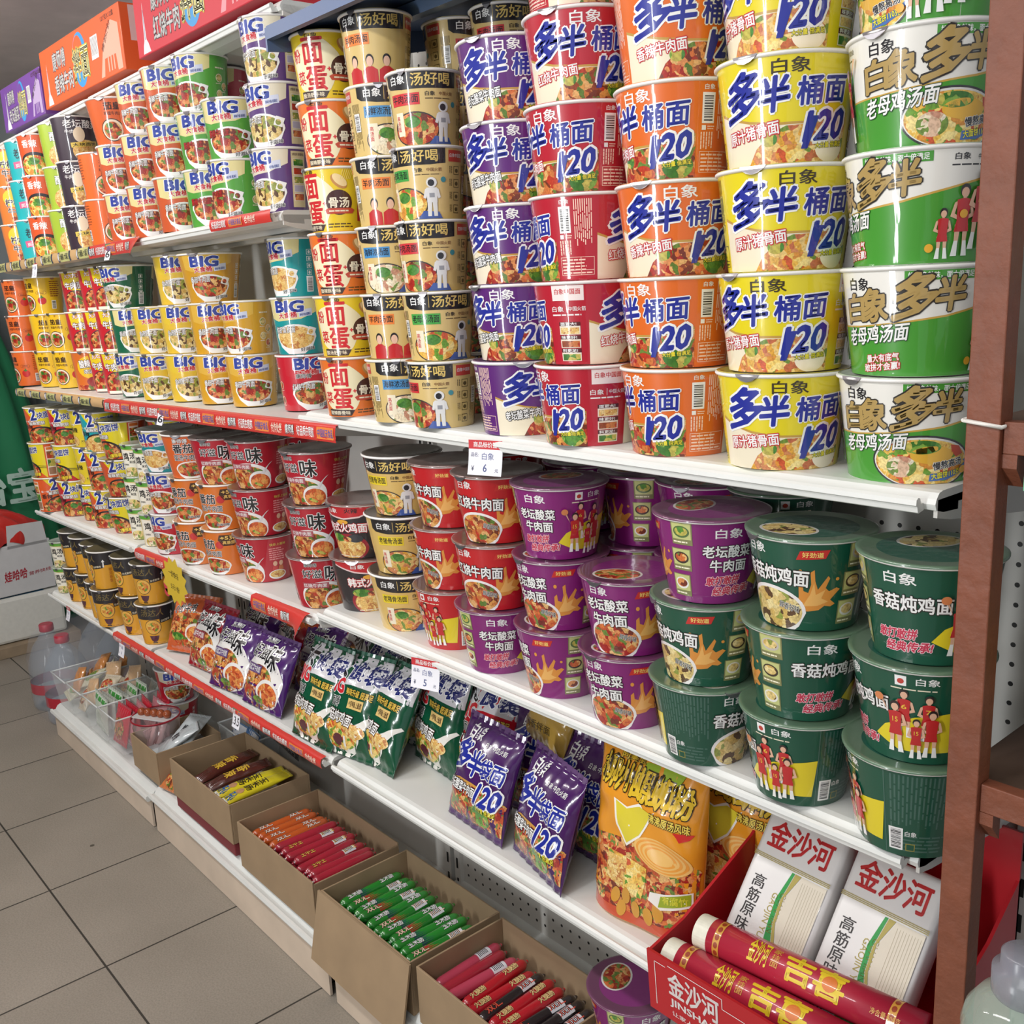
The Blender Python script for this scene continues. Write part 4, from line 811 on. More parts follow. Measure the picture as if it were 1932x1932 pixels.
# ---------------------------------------------------------------- gondola
WM = plain((226, 228, 224), .42, noise=.05, scale=9, name='white_enamel')
WU = plain((214, 212, 206), .55, noise=.06, scale=7, name='white_enamel_worn')
def pegboard():
    m, nt, b = _new('peg_panel'); N = nt.nodes; L = nt.links
    tc = N.new('ShaderNodeTexCoord'); sp = N.new('ShaderNodeSeparateXYZ'); L.new(tc.outputs['Object'], sp.inputs[0])
    def cell(out, off, pit):
        a = N.new('ShaderNodeMath'); a.operation = 'ADD'; a.inputs[1].default_value = off; L.new(out, a.inputs[0])
        d = N.new('ShaderNodeMath'); d.operation = 'DIVIDE'; d.inputs[1].default_value = pit; L.new(a.outputs[0], d.inputs[0])
        f = N.new('ShaderNodeMath'); f.operation = 'FRACT'; L.new(d.outputs[0], f.inputs[0])
        s = N.new('ShaderNodeMath'); s.operation = 'SUBTRACT'; s.inputs[1].default_value = .5; L.new(f.outputs[0], s.inputs[0])
        return s.outputs[0]
    cb = N.new('ShaderNodeCombineXYZ'); L.new(cell(sp.outputs[0], 10 * .0253 * 8 + .687 + .01265, .0253), cb.inputs[0]); L.new(cell(sp.outputs[2], .0253 * 40 - 1.1457 + .01265, .0253), cb.inputs[1])
    ln = N.new('ShaderNodeVectorMath'); ln.operation = 'LENGTH'; L.new(cb.outputs[0], ln.inputs[0])
    lt = N.new('ShaderNodeMath'); lt.operation = 'LESS_THAN'; lt.inputs[1].default_value = .125; L.new(ln.outputs['Value'], lt.inputs[0])
    mx = N.new('ShaderNodeMix'); mx.data_type = 'RGBA'; mx.inputs['A'].default_value = lin((206, 204, 198)); mx.inputs['B'].default_value = lin((22, 20, 20))
    L.new(lt.outputs[0], mx.inputs['Factor']); L.new(mx.outputs['Result'], b.inputs['Base Color']); b.inputs['Roughness'].default_value = .5
    return m
PEG = pegboard()
def bay(name, x0, x1, peg, ztop, label, slots=True):
    r = empty(name, ((x0 + x1) / 2, 1.2, 0), 0, label, 'shelving unit', 'bays of the shelving run'); inv = -(x0 + x1) / 2
    def part(nm, bm, m):
        for v in bm.verts: v.co += Vector((inv, -1.2, 0))
        return obj(nm, bm, m, r)
    bm = bmesh.new(); bx(bm, x0 + .02, x1 - .02, 1.2, 1.206, .10, ztop)
    o = part('back_panel', bm, PEG if peg else WU)
    if peg:
        me = o.data
        for v in me.vertices: v.co.x -= inv; v.co.y += 1.2
        o.location = (inv, -1.2, 0)
    for xx in (x0, x1 - .02):
        bm = bmesh.new(); bx(bm, xx, xx + .02, 1.19, 1.235, 0, ztop)
        for k in range(int(ztop / .05)): bx(bm, xx + .007, xx + .013, 1.1893, 1.19, .05 * k + .02, .05 * k + .045, 1)
        part('upright', bm, [WU, plain((30, 28, 28), .8)])
    return r, part
dirty = plain((214, 196, 176), .6, noise=.12, scale=8, name='kick_enamel')
for nm, x0, x1, peg, zt, lab, d in (('gondola_bay', -1.66, -.44, True, 2.04, 'right white shelving bay with perforated back panel and low base deck', (.125, .125)),
                                    ('gondola_bay', -2.62, -1.675, False, 1.98, 'middle white shelving bay with plain back panel and low base deck', (.107, .125)),
                                    ('gondola_bay', -3.5, -2.635, False, 1.98, 'far left white shelving bay with plain back panel and scuffed kick plate', (.09, .107))):
    r, part = bay(nm, x0, x1, peg, zt, lab)
    z = (d[0] + d[1]) / 2
    bm = bmesh.new(); prism(bm, [(1.2, z + .012), (.885, z + .012), (.876, z + .008), (.868, z - .004), (.860, z - .004), (.857, z + .001), (.851, z), (.849, z - .008), (.853, z - .016), (.87, z - .016), (1.2, z - .01)], x0 + .003, x1 - .003)
    part('base_deck', bm, WM)
    bm = bmesh.new(); bx(bm, x0 + .006, x1 - .006, .862, .868, .002, z - .01); part('kick_plate', bm, dirty)
def gshelf(x0, x1, za, zb, label, rib=True, depth=1.198):
    """steel shelf: folded front edge with price channel, two under-ribs and side brackets; za, zb are the heights of its two ends"""
    r = empty('gondola_shelf', ((x0 + x1) / 2, 1.2, (za + zb) / 2), 0, label, 'shelf', 'white steel shelves of the shelving run')
    ang = math.atan2(zb - za, x1 - x0); r.rotation_euler = (0, -ang, 0)
    w = (x1 - x0) / 2 - .004
    top = 'highest' in label
    def sh(P): return [((y if y > 1.19 or not top else y + .036) - 1.2, z) for y, z in P]
    bm = bmesh.new()
    prism(bm, sh([(depth, .006), (.927, .006), (.920, .0045), (.915, -.001), (.913, -.006), (.9155, -.012), (.93, -.016), (.96, -.018), (.96, -.010), (depth, -.010)]), -w, w)
    obj('deck', bm, WM, r)
    bm = bmesh.new()
    prism(bm, sh([(.9135, -.005), (.9085, -.006), (.9065, .000), (.9025, .0012), (.8995, -.001), (.8990, -.006), (.9015, -.0075), (.9030, -.0135), (.9045, -.0145), (.9145, -.0125)]), -w, w - .012)
    obj('price_channel', bm, WM, r)
    if rib and not top:
        bm = bmesh.new()
        for y in (.985, 1.07): prism(bm, sh([(y, -.010), (y + .035, -.010), (y + .028, -.024), (y + .007, -.024)]), -w + .01, w - .01)
        obj('under_rib', bm, WU, r)
    for s in (-1, 1):
        bm = bmesh.new(); prism(bm, sh([(.918, -.002), (depth, -.002), (depth, -.055), (1.12, -.05), (.945, -.026), (.918, -.020)]), s * w - .002 - s * .002, s * w + .002 - s * .002)
        obj('bracket', bm, WU, r)
    return r
A_, B_, C_, D_ = -.445, -1.66, -2.62, -3.5
def zl(x, z0, k): return z0 + (x + 1.665) * k
for x0, x1, nm in ((B_, A_, 'right'), (C_, B_ - .012, 'middle'), (D_, C_ - .012, 'far left')):
    for nm2, zr, k, zR in (('eye-level', 1.211, .013, 1.2305), ('lower', .828, .0205, .847), ('bottom', .525, .012, .526), ('upper', 1.591, .009, None), ('top', 1.943, .0075, None)):
        if nm == 'right':
            if zR is None: continue
            za = zb = zR
        else: za, zb = zl(x0, zr, k), zl(x1, zr, k)
        gshelf(x0, x1, za, zb, {'eye-level': 'white steel shelf at eye level in the %s bay under stacked noodle cups', 'lower': 'white steel shelf below eye level in the %s bay carrying buckets', 'bottom': 'white steel shelf above the base deck in the %s bay carrying bags', 'upper': 'white steel shelf above eye level in the %s bay under shiny cups', 'top': 'highest white steel shelf in the %s bay carrying cartons'}[nm2] % nm)
# blue sheet-steel shelf overhead
r = empty('blue_steel_shelf', (-1.1, 1.19, 1.9), 0, 'blue painted steel shelf overhead above the cream and violet cups', 'shelf')
BL_ = plain((74, 96, 134), .45, noise=.06, scale=6, name='blue_enamel')
bm = bmesh.new(); prism(bm, [(.0, .0), (0, .014), (-.33, -.028), (-.33, -.048), (-.318, -.048), (-.31, -.036), (-.02, .0)], -.47, .62); obj('deck', bm, BL_, r)
bm = bmesh.new(); prism(bm, [(-.20, -.024), (-.15, -.017), (-.155, -.034), (-.19, -.04)], -.46, .61); obj('under_rib', bm, plain((92, 116, 150), .4), r)
bm = bmesh.new(); prism(bm, [(0, .012), (-.33, -.03), (-.33, -.066), (-.05, -.04), (0, -.03)], -.475, -.470); obj('end_flange', bm, BL_, r)
# ---------------------------------------------------------------- stacks of cups
ZS = {'S3R': 1.2365, 'S4R': .853, 'S3L': 1.220, 'S4L': .836}
PROTO = {}
ORD = ['bottom', 'second', 'third', 'fourth', 'fifth', 'sixth']
used_labels = {}
def put_cup(did, x, y, z, rz, label, group):
    if did not in PROTO: r = PROTO[did] = make_cup(did)
    else: r = copy_tree(PROTO[did])
    r.location = (x, y, z); r.rotation_euler = (0, 0, math.radians(rz))
    big_ = DES[did][0] in 'BDE'
    tag(r, label, 'instant noodles', group)
    return r
SHN = {'S3R': 'eye-level shelf right bay', 'S4R': 'lower shelf right bay', 'S3L': 'eye-level shelf left bays', 'S4L': 'lower shelf left bays', 'S2L': 'upper shelf left bays', 'S5L': 'bottom shelf far end', 'deck': 'base deck'}
def build_stacks():
    R = random.Random(3)
    for shelf, desc, x, y, z, cups in STACKS:
        lean = {'S4R': .0045, 'S4L': .006, 'S3L': .002, 'S2L': .001}.get(shelf, 0.)
        n = len(cups)
        for i, (did, rz) in enumerate(cups):
            cl = DES[did][0]; h = CLS[cl][2]
            pos = ORD[i] if i < n - 1 or n == 1 else 'top'
            word = DES[did][3]; kind = 'noodle bucket' if cl in 'BDE' else 'noodle cup'
            d = desc.split(',')[0]
            lab = '%s %s, %s in %s' % (word, kind, pos, desc)
            if len(lab.split()) > 16: lab = '%s bucket, %s in %s' % (word, pos, desc)
            put_cup(did, x + lean * i + R.uniform(-.0012, .0012), y + R.uniform(-.0015, .0015), z, rz + R.uniform(-2, 2), lab, 'stacked noodle cups on the ' + SHN[shelf])
            z += (h if shelf != 'S2L' else h * .972) + .0003
build_stacks()
# ---------------------------------------------------------------- cartons on the top shelf
def wrap_flat(a, put, cx=None, cy=None):
    a.cut(cx, cy)
    for v in [v for v in a.bm.verts if not v.link_faces]: a.bm.verts.remove(v)
    for v in a.bm.verts: v.co = put(v.co.x, v.co.y, v.co.z)
    return a
def mat_card(rgb): return film(rgb, .55, .12, 0)
def carton(x0, x1, y0, z0, z1, rgb, flav, label, title=True):
    w, h = (x1 - x0) * 1000, (z1 - z0) * 1000
    r = empty('carton', ((x0 + x1) / 2, y0 + .12, z0), 0, label, 'carton', 'noodle cartons on the top shelf')
    bm = bmesh.new(); W2 = (x1 - x0) / 2; bx(bm, -W2, W2, -.12, .12, 0, z1 - z0, bev=.002); obj('box', bm, mat_card(rgb), r)
    a = Art(); P = (238, 232, 228)
    def M(c): return mat_card(c)
    a.poly([(30, 4), (70, 4), (60, 22), (52, 30), (50, 60), (46, 104), (42, 60), (40, 30), (34, 20)], M((226, 224, 226)), 1)
    a.poly([(44, 30), (48, 30), (47.5, 88), (45, 88)], M((150, 150, 170)), 2)
    a.text('康师傅', w * .17, h * .55, w * .17, h * .3, M(WHITE), 2, .03, M((40, 36, 40)), .05); a.text(flav, w * .17, h * .14, w * .24, h * .32, M(WHITE), 2, .03, M((40, 36, 40)), .05)
    a.ell(w * .52, h * .5, w * .085, h * .44, M((60, 150, 210)), 1, 30); a.ell(w * .505, h * .6, w * .06, h * .3, M(rgb), 2, 24)
    a.text('拌面', w * .43, h * .2, w * .19, h * .5, M((240, 236, 190)), 3, .05, M((200, 190, 60)), .05)
    a.rect(w * .66, h * .38, w * .74, h * .74, M(WHITE), 2)
    for k in range(8): a.rect(w * .665 + k * w * .009, h * .44, w * .668 + k * w * .009, h * .72, M(BLACK), 3)
    a.poly([(w * .74, 6), (w * .80, h * .55), (w * .9, h * .82), (w * .97, h * .72), (w * .98, 6), (w * .93, 6), (w * .92, h * .3), (w * .80, h * .3), (w * .78, 6)], M(tuple(int(v * .45 + 130) for v in rgb)), 1)
    for k in range(3): a.rect(w * (.83 + .03 * k), h * .08, w * (.842 + .03 * k), h * .34, M(tuple(int(v * .45 + 130) for v in rgb)), 2)
    a.text('创新“沥水口”设计', w * .79, h * .4, 80, 14, M((60, 40, 40)), 3, .01, None, 0, 0, .7); a.text('127克X12盒', w * .8, h * .86, 80, 12, M((90, 60, 50)), 2, .01)
    wrap_flat(a, lambda x, y, L: Vector((-W2 + x / 1000, -.1201 - L * .00012, y / 1000)))
    obj('front_print', a.bm, a.mats, r)
    a = Art(); a.rect(20, 62, 200, h - 4, M((226, 200, 196)), 1); a.text('康师傅', 50, 84, 70, 34, M((60, 50, 50)), 2, .02); a.text('生产日期', 40, 66, 70, 14, M((70, 50, 50)), 2, .01)
    wrap_flat(a, lambda x, y, L: Vector((W2 + .0001 + L * .00012, -.12 + x / 1000, y / 1000)))
    obj('end_print', a.bm, a.mats, r)
carton(-3.30, -2.93, .930, 1.944, 2.062, (112, 70, 150), '老坛酸菜', 'purple noodle carton at the far end of the top shelf')
carton(-2.915, -2.345, .930, 1.951, 2.090, (226, 96, 44), '香辣牛肉', 'orange noodle carton between the purple and red ones on the top shelf')
carton(-2.265, -1.72, .930, 1.956, 2.095, (200, 40, 56), '红烧牛肉', 'red noodle carton beside the orange one on the top shelf')
# ---------------------------------------------------------------- strips and tickets on the shelf edges
def strip(x0, x1, z0, z1, hgt, rgb, items, label, y=.8975, curl=0., flop=0.):
    """printed paper strip slipped over the price channel"""
    r_ = random.Random(int(x0 * 100)); L_ = (x1 - x0) * 1000
    bm = bmesh.new(); n = max(6, int(L_ / 25))
    def P(x, t):
        k = (x - x0) / (x1 - x0); z = z0 + (z1 - z0) * k
        fl = flop * max(0, (k - .7) / .3) ** 2
        yy = y - .003 * math.sin(t * math.pi) - .0006 * math.sin(x * 90) - curl * (t < .2)
        return Vector((x - (x0 + x1) / 2, yy - fl * (1 - t), z + .005 - hgt * (1 - t) - fl * .4 * (1 - t)))
    T = [0, .15, .3, .5, .7, .85, 1]
    g = [[bm.verts.new(P(x0 + (x1 - x0) * i / n, t)) for t in T] for i in range(n + 1)]
    top = [bm.verts.new(P(x0 + (x1 - x0) * i / n, 1) + Vector((0, .012, .002))) for i in range(n + 1)]
    for i in range(n):
        for j in range(len(T) - 1): bm.faces.new((g[i][j], g[i + 1][j], g[i + 1][j + 1], g[i][j + 1]))
        bm.faces.new((g[i][-1], g[i + 1][-1], top[i + 1], top[i]))
    a = Art(); a.mi(film(rgb, .35, .6, .05)); H = hgt * 1000
    for it in items: it(a, H)
    a.cut(12, H / 8)
    for v in [v for v in a.bm.verts if not v.link_faces]: a.bm.verts.remove(v)
    for v in a.bm.verts:
        p = P(x0 + v.co.x / 1000, min(max(v.co.y / H, 0.01), .99)); p.y -= .0004 + v.co.z * .00018; v.co = p
    tmp = bpy.data.meshes.new('t'); bm.to_mesh(tmp); bm.free(); a.bm.from_mesh(tmp); bpy.data.meshes.remove(tmp)
    o = obj('shelf_edge_strip', a.bm, a.mats, None, True); o.location = ((x0 + x1) / 2, 0, 0)
    tag(o, label, 'shelf strip', 'printed strips along the shelf edges')
def red_items(L, t0=0):
    out = []
    def f(a, H):
        x = 10; k = t0
        while x < L - 50:
            if k % 4 == 0: a.text('康师傅', x, H * .2, 34, H * .6, WHITE, 2, .02, BLACK, .05); x += 46
            elif k % 4 == 1: a.text('好品质在眼前', x, H * .2, 62, H * .6, WHITE, 2, .03); x += 72
            elif k % 4 == 2: a.rect(x, H * .15, x + 58, H * .85, (226, 130, 60), 1); a.text('中国航天食品', x + 3, H * .25, 52, H * .5, (90, 90, 170), 2, .02); x += 68
            else: a.text('合作伙伴', x, H * .2, 44, H * .6, (250, 220, 200), 2, .03); x += 56
            k += 1
    out.append(f); return out
def tan_items(L):
    def f(a, H):
        x = 8
        while x < L - 60:
            a.rect(x, 0, x + 14, H, (44, 46, 84), 1); a.ell(x + 7, H * .5, 5, H * .4, WHITE, 2, 12)
            a.rect(x + 18, 0, x + 92, H, (206, 204, 130), 1); a.text('大桶装·大满足', x + 22, H * .2, 64, H * .6, (40, 40, 30), 2, .04); a.rect(x + 94, 0, x + 104, H, (40, 60, 90), 1); x += 150
    return [f]
RS = (206, 56, 48); TN = (206, 168, 116)
strip(-3.49, -2.64, zl(-3.49, 1.591, .009), zl(-2.64, 1.591, .009), .026, TN, tan_items(850), 'tan strip printed with dark blue blocks on the upper shelf edge, far left')
strip(-2.64, -2.30, zl(-2.64, 1.591, .009), zl(-2.30, 1.591, .009), .030, RS, red_items(340), 'crumpled red strip on the upper shelf edge beside the tan strip', flop=.03)
strip(-1.93, -1.68, 1.5925, 1.5935, .022, RS, red_items(250, 1), 'short red strip under the violet cups on the upper shelf edge', y=.8965)
strip(-3.49, -2.69, zl(-3.49, 1.211, .013), zl(-2.69, 1.211, .013), .022, TN, tan_items(800), 'tan strip printed with dark blue blocks on the eye-level shelf edge')
strip(-2.68, -1.52, zl(-2.68, 1.211, .013), 1.2165, .030, RS, red_items(1160), 'long red strip on the eye-level shelf edge under the golden cups', curl=.002)
strip(-2.60, -2.38, zl(-2.60, .828, .0205), zl(-2.38, .828, .0205), .026, RS, red_items(220, 1), 'short faded red strip on the lower shelf edge beside the yellow starburst')
strip(-1.93, -1.70, zl(-1.93, .828, .0205), zl(-1.70, .828, .0205), .032, RS, red_items(230, 2), 'torn red strip under the red buckets on the lower shelf edge', flop=.03)
strip(-2.87, -1.69, zl(-2.87, .525, .012), zl(-1.69, .525, .012), .022, RS, red_items(1180, 1), 'long red strip on the bottom shelf edge under the noodle bags')
def ticket(x, z, label, price='6', kind='red', w=.042, tilt=0., h=.05):
    a = Art(); a.mi(mat_card((232, 232, 238)))
    bm = a.bm; W_ = w * 500; H = h * 1000
    top = (196, 44, 50) if kind == 'red' else (40, 140, 100)
    a.rect(-W_, -H, W_, 0, mat_card((232, 232, 238)), 0); a.rect(-W_, -H * .26, W_, 0, mat_card(top), 1)
    a.text('商品标价签' if kind == 'red' else '超市价签', -W_ * .7, -H * .21, W_ * 1.4, H * .16, mat_card(WHITE), 2, .02)
    if kind == 'red':
        a.text('品名:', -W_ * .85, -H * .48, W_ * .45, H * .12, mat_card((90, 90, 120)), 2); a.text('白象', -W_ * .2, -H * .56, W_ * .7, H * .2, mat_card((80, 90, 140)), 2, -.005); a.text(price, -W_ * .1, -H * .9, W_ * .22, H * .22, mat_card((70, 80, 130)), 2); a.text('¥', -W_ * .8, -H * .88, W_ * .16, H * .14, mat_card((60, 60, 90)), 2); a.text('元', W_ * .6, -H * .9, W_ * .2, H * .1, mat_card((90, 90, 120)), 2)
    else: a.text(price, -W_ * .8, -H * .84, W_ * 1.6, H * .42, mat_card(BLACK), 2, .02)
    a.cut(None, 6)
    for v in [v for v in a.bm.verts if not v.link_faces]: a.bm.verts.remove(v)
    for v in a.bm.verts:
        t = -v.co.y / H; v.co = Vector((v.co.x / 1000, -.004 * t * t * 2 - v.co.z * .00015, v.co.y / 1000))
    o = obj('price_ticket', a.bm, a.mats); o.location = (x, .8955, z); o.rotation_euler = (0, 0, tilt); tag(o, label, 'price tag', 'price tickets on the shelf edges')
ticket(-1.107, 1.2325, 'white price ticket with handwritten 6 under the violet buckets, right bay', '6', tilt=.3, w=.058)
ticket(-1.295, .849, 'white price ticket with handwritten 5 under the bright red buckets', '5', tilt=.3, w=.058)
ticket(-3.09, 1.577, 'white price ticket with red top on the upper shelf edge, far left', '5', w=.045)
ticket(-3.27, .507, 'small white price ticket below the far yellow-black cups', '5', w=.035, h=.045)
ticket(-2.80, .512, 'white price ticket at the left end of the long bottom red strip', '4', w=.042)
ticket(-2.30, 1.2035, 'green-topped price ticket reading 6 on the eye-level red strip', '6', 'green', .034, h=.038)
ticket(-2.50, 1.586, 'green-topped price ticket on the upper shelf crumpled strip', '6', 'green', .034, h=.038)
ticket(-2.07, .5225, 'green-topped price ticket reading .3.5 on the bottom red strip', '.3.5', 'green', .036, h=.045)
# yellow starburst sign clipped on the lower shelf
r = empty('starburst_sign', (-2.315, .888, .808), 0, 'yellow starburst paper sign with red bubble hanging off the lower shelf edge', 'sign')
a = Art(); P = []
for i in range(24):
    t = 2 * math.pi * i / 24; q = 1.0 if i % 2 else .78
    P.append((80 * q * math.cos(t), -24 + 62 * q * math.sin(t)))
a.poly(P, mat_card((206, 176, 50)), 1); a.text('一份快乐', -34, -12, 62, 16, mat_card((60, 50, 30)), 2, .005, None, 0, 0, -.1); a.text('5元1份', -28, -46, 52, 15, mat_card((60, 50, 30)), 2, .005, None, 0, 0, -.1)
wrap_flat(a, lambda x, y, L: Vector((x / 1000 * .95, -.004 - L * .0003, y / 1000)), 12); obj('paper_star', a.bm, a.mats, r)
a = Art(); a.ell(-52, -46, 30, 22, mat_card((196, 60, 70)), 1, 20); a.ell(-66, -66, 16, 10, mat_card((196, 60, 70)), 1, 16); wrap_flat(a, lambda x, y, L: Vector((x / 1000, -.001, y / 1000))); obj('red_bubble', a.bm, a.mats, r)
# ---------------------------------------------------------------- noodle bags
def bag_mesh(w, h, t, art, body, back, seed, crimp=.10, gus=0.):
    """pillow pouch: front with artwork, back, crimped top and bottom fins; local x right, z up, front towards -y"""
    R = random.Random(seed); ph = [R.uniform(0, 6.28) for _ in range(6)]
    def prof(x, y):
        u = min(1., abs(2 * x / w)); v = min(1., max(0., y / h))
        e = max(0., 1 - u ** 3.2) ** .62
        if gus: f = (min(1, (1 - v) / .25)) ** .8 if v > .75 else 1.0; e = max(e, .05)
        else:
            c = crimp; f = 0. if (v < c * .5 or v > 1 - c * .5) else min(1., (v - c * .5) / .25, (1 - c * .5 - v) / .25) ** .6
        wr = .10 * math.sin(34 * v + 7 * u + ph[0]) * u * u + .06 * math.sin(50 * x / w * 2 + 12 * v + ph[1]) * (1 - f) + .05 * math.sin(13 * x / w + 19 * v + ph[2])
        return t * .5 * max(.0, e * f * (1 + wr)), f
    def side(x, y):
        v = y / h; pinch = .035 * w * math.sin(math.pi * min(1, max(0, v))) if not gus else 0
        return x * (1 - 2 * pinch / w * min(1, abs(2 * x / w)))
    def front(x, y, L=0):
        d, f = prof(x, y); fin = .0015 * math.sin(x / w * 130) * (1 - f)
        return Vector((side(x, y), -d - .0006 - fin - L * .00028, y))
    def backp(x, y):
        d, f = prof(x, y); fin = .0015 * math.sin(x / w * 130) * (1 - f)
        return Vector((side(x, y), d * .9 + .0006 - fin, y))
    a = art; a.cut(9, 9)
    for v in [v for v in a.bm.verts if not v.link_faces]: a.bm.verts.remove(v)
    for v in a.bm.verts:
        x = min(max(v.co.x / 1000, -w / 2 + .001), w / 2 - .001); y = min(max(v.co.y / 1000, .001), h - .001); v.co = front(x, y, v.co.z)
    bm = a.bm; ib = a.mi(body); ic = a.mi(back); nx, ny = 28, 36
    for fn, mi, flip in ((front, ib, False), (backp, ic, True)):
        g = [[bm.verts.new(fn(-w / 2 + w * i / nx, h * j / ny)) for j in range(ny + 1)] for i in range(nx + 1)]
        for i in range(nx):
            for j in range(ny):
                q = (g[i][j], g[i + 1][j], g[i + 1][j + 1], g[i][j + 1])
                f = bm.faces.new(q if not flip else q[::-1]); f.material_index = mi; f.smooth = True
        if fn is front: gf = g
        else:
            edge = [(i, 0) for i in range(nx)] + [(nx, j) for j in range(ny)] + [(i, ny) for i in range(nx, 0, -1)] + [(0, j) for j in range(ny, 0, -1)]
            for (i, j), (k, l) in zip(edge, edge[1:] + edge[:1]):
                f = bm.faces.new((g[i][j], g[k][l], gf[k][l], gf[i][j])); f.material_index = ib
    return bm, a.mats
def gl(c): return film(c, .22, .8, .16)
def art_haoziwei(a, c, flav):
    a.ell(0, 62, 78, 62, gl((232, 230, 226)), 1, 40); a.ell(-10, 48, 62, 50, BEEF, 2, 36); a.ell(34, 40, 40, 32, gl((232, 230, 226)), 3, 30); a.ell(36, 38, 34, 26, SOUP, 4, 30); a.ell(0, 20, 22, 9, GREENS, 5)
    a.text('好滋', -62, 112, 64, 32, gl(BLACK), 6, .02, gl(WHITE), .06, 0, -.05); a.text('味', 4, 92, 46, 58, gl(BLACK), 6, .03, gl(WHITE), .06)
    a.rect(-72, 76, 0, 96, gl(tuple(int(v * .7 + 50) for v in c)), 6); a.text(flav, -70, 79, 66, 14, gl(WHITE), 7, .01); a.text('康师傅', -40, 150, 44, 12, gl(BLACK), 6, .02, gl(WHITE), .06)
def art_dashidai(a, c, flav, dish):
    a.rect(-84, 148, 84, 215, gl((214, 212, 216)), 1); a.poly([(-84, 148), (84, 148), (84, 140), (0, 144), (-84, 134)], gl((214, 212, 216)), 1)
    for k, ch in enumerate('大食袋'): a.text(ch, -70 + 48 * k, 156 - 2 * k, 44, 42, gl((30, 40, 110) if k else BLACK), 4, .06, gl((236, 236, 240)), .06, .1)
    a.text('BIG', -66, 124, 46, 28, gl((200, 40, 50)), 5, .08, gl(WHITE), .05); a.text('美味升级 超满足', -10, 124, 72, 14, gl((226, 190, 80)), 5, .03, gl((60, 40, 20)), .06, 0, -.04)
    a.text('康师傅', -66, 96, 44, 20, gl((30, 40, 36)), 5, .02, gl(WHITE), .06); a.rect(0, 98, 44, 118, gl((222, 190, 120)), 4); a.text('肉蛋鲜面 上面煮', 3, 102, 38, 12, gl((70, 40, 30)), 5, .015)
    a.bowl(-12, 44, 60, 36, dish, gl((232, 230, 222)), .9, 3); a.poly([(20, 62), (74, 96), (78, 92), (50, 58), (40, 46)], gl((232, 230, 222)), 5); a.ell(32, 56, 28, 14, NOODLE, 6); a.ell(-14, 32, 14, 12, gl((90, 40, 50)), 6, 16)
    a.text(flav, -66, 70, 88, 24, gl(WHITE), 7, .02, gl((70, 50, 40)), .08, 0, -.1)
def art_duobandai(a):
    a.text('白象', -52, 150, 40, 24, gl(WHITE), 3, .02); a.text('白象 中国火箭', 4, 146, 56, 9, gl(WHITE), 3, .01)
    a.text('多', -72, 92, 50, 54, gl((34, 46, 150)), 4, .055, gl(WHITE), .07, .15, .03); a.text('半', -22, 92, 36, 44, gl((34, 46, 150)), 4, .055, gl(WHITE), .07, .15, .03); a.text('袋面', 14, 96, 56, 34, gl((34, 46, 150)), 4, .04, gl(WHITE), .06, .1, .03)
    a.rect(-80, 14, 80, 66, SPICY, 2); a.ell(0, 64, 84, 14, SPICY, 2); a.ell(30, 34, 26, 18, GREENS, 3); a.ell(-6, 26, 30, 20, BEEF, 3); a.poly([(-80, 66), (-40, 76), (0, 78), (40, 76), (80, 66), (80, 69), (40, 80), (0, 82), (-40, 80), (-80, 69)], gl((200, 150, 70)), 3)
    a.text('老坛酸菜牛肉面', -70, 58, 84, 18, gl(WHITE), 5, .03, gl(BLACK), .1); a.text('120', 14, 52, 54, 36, gl((34, 46, 150)), 6, .06, gl(WHITE), .08, .25); a.text('大分量 倍满足', 22, 42, 46, 9, gl((230, 216, 60)), 6, .03, gl((30, 40, 20)), .06)
    a.rect(-84, 0, -66, 14, gl((206, 206, 206)), 3)
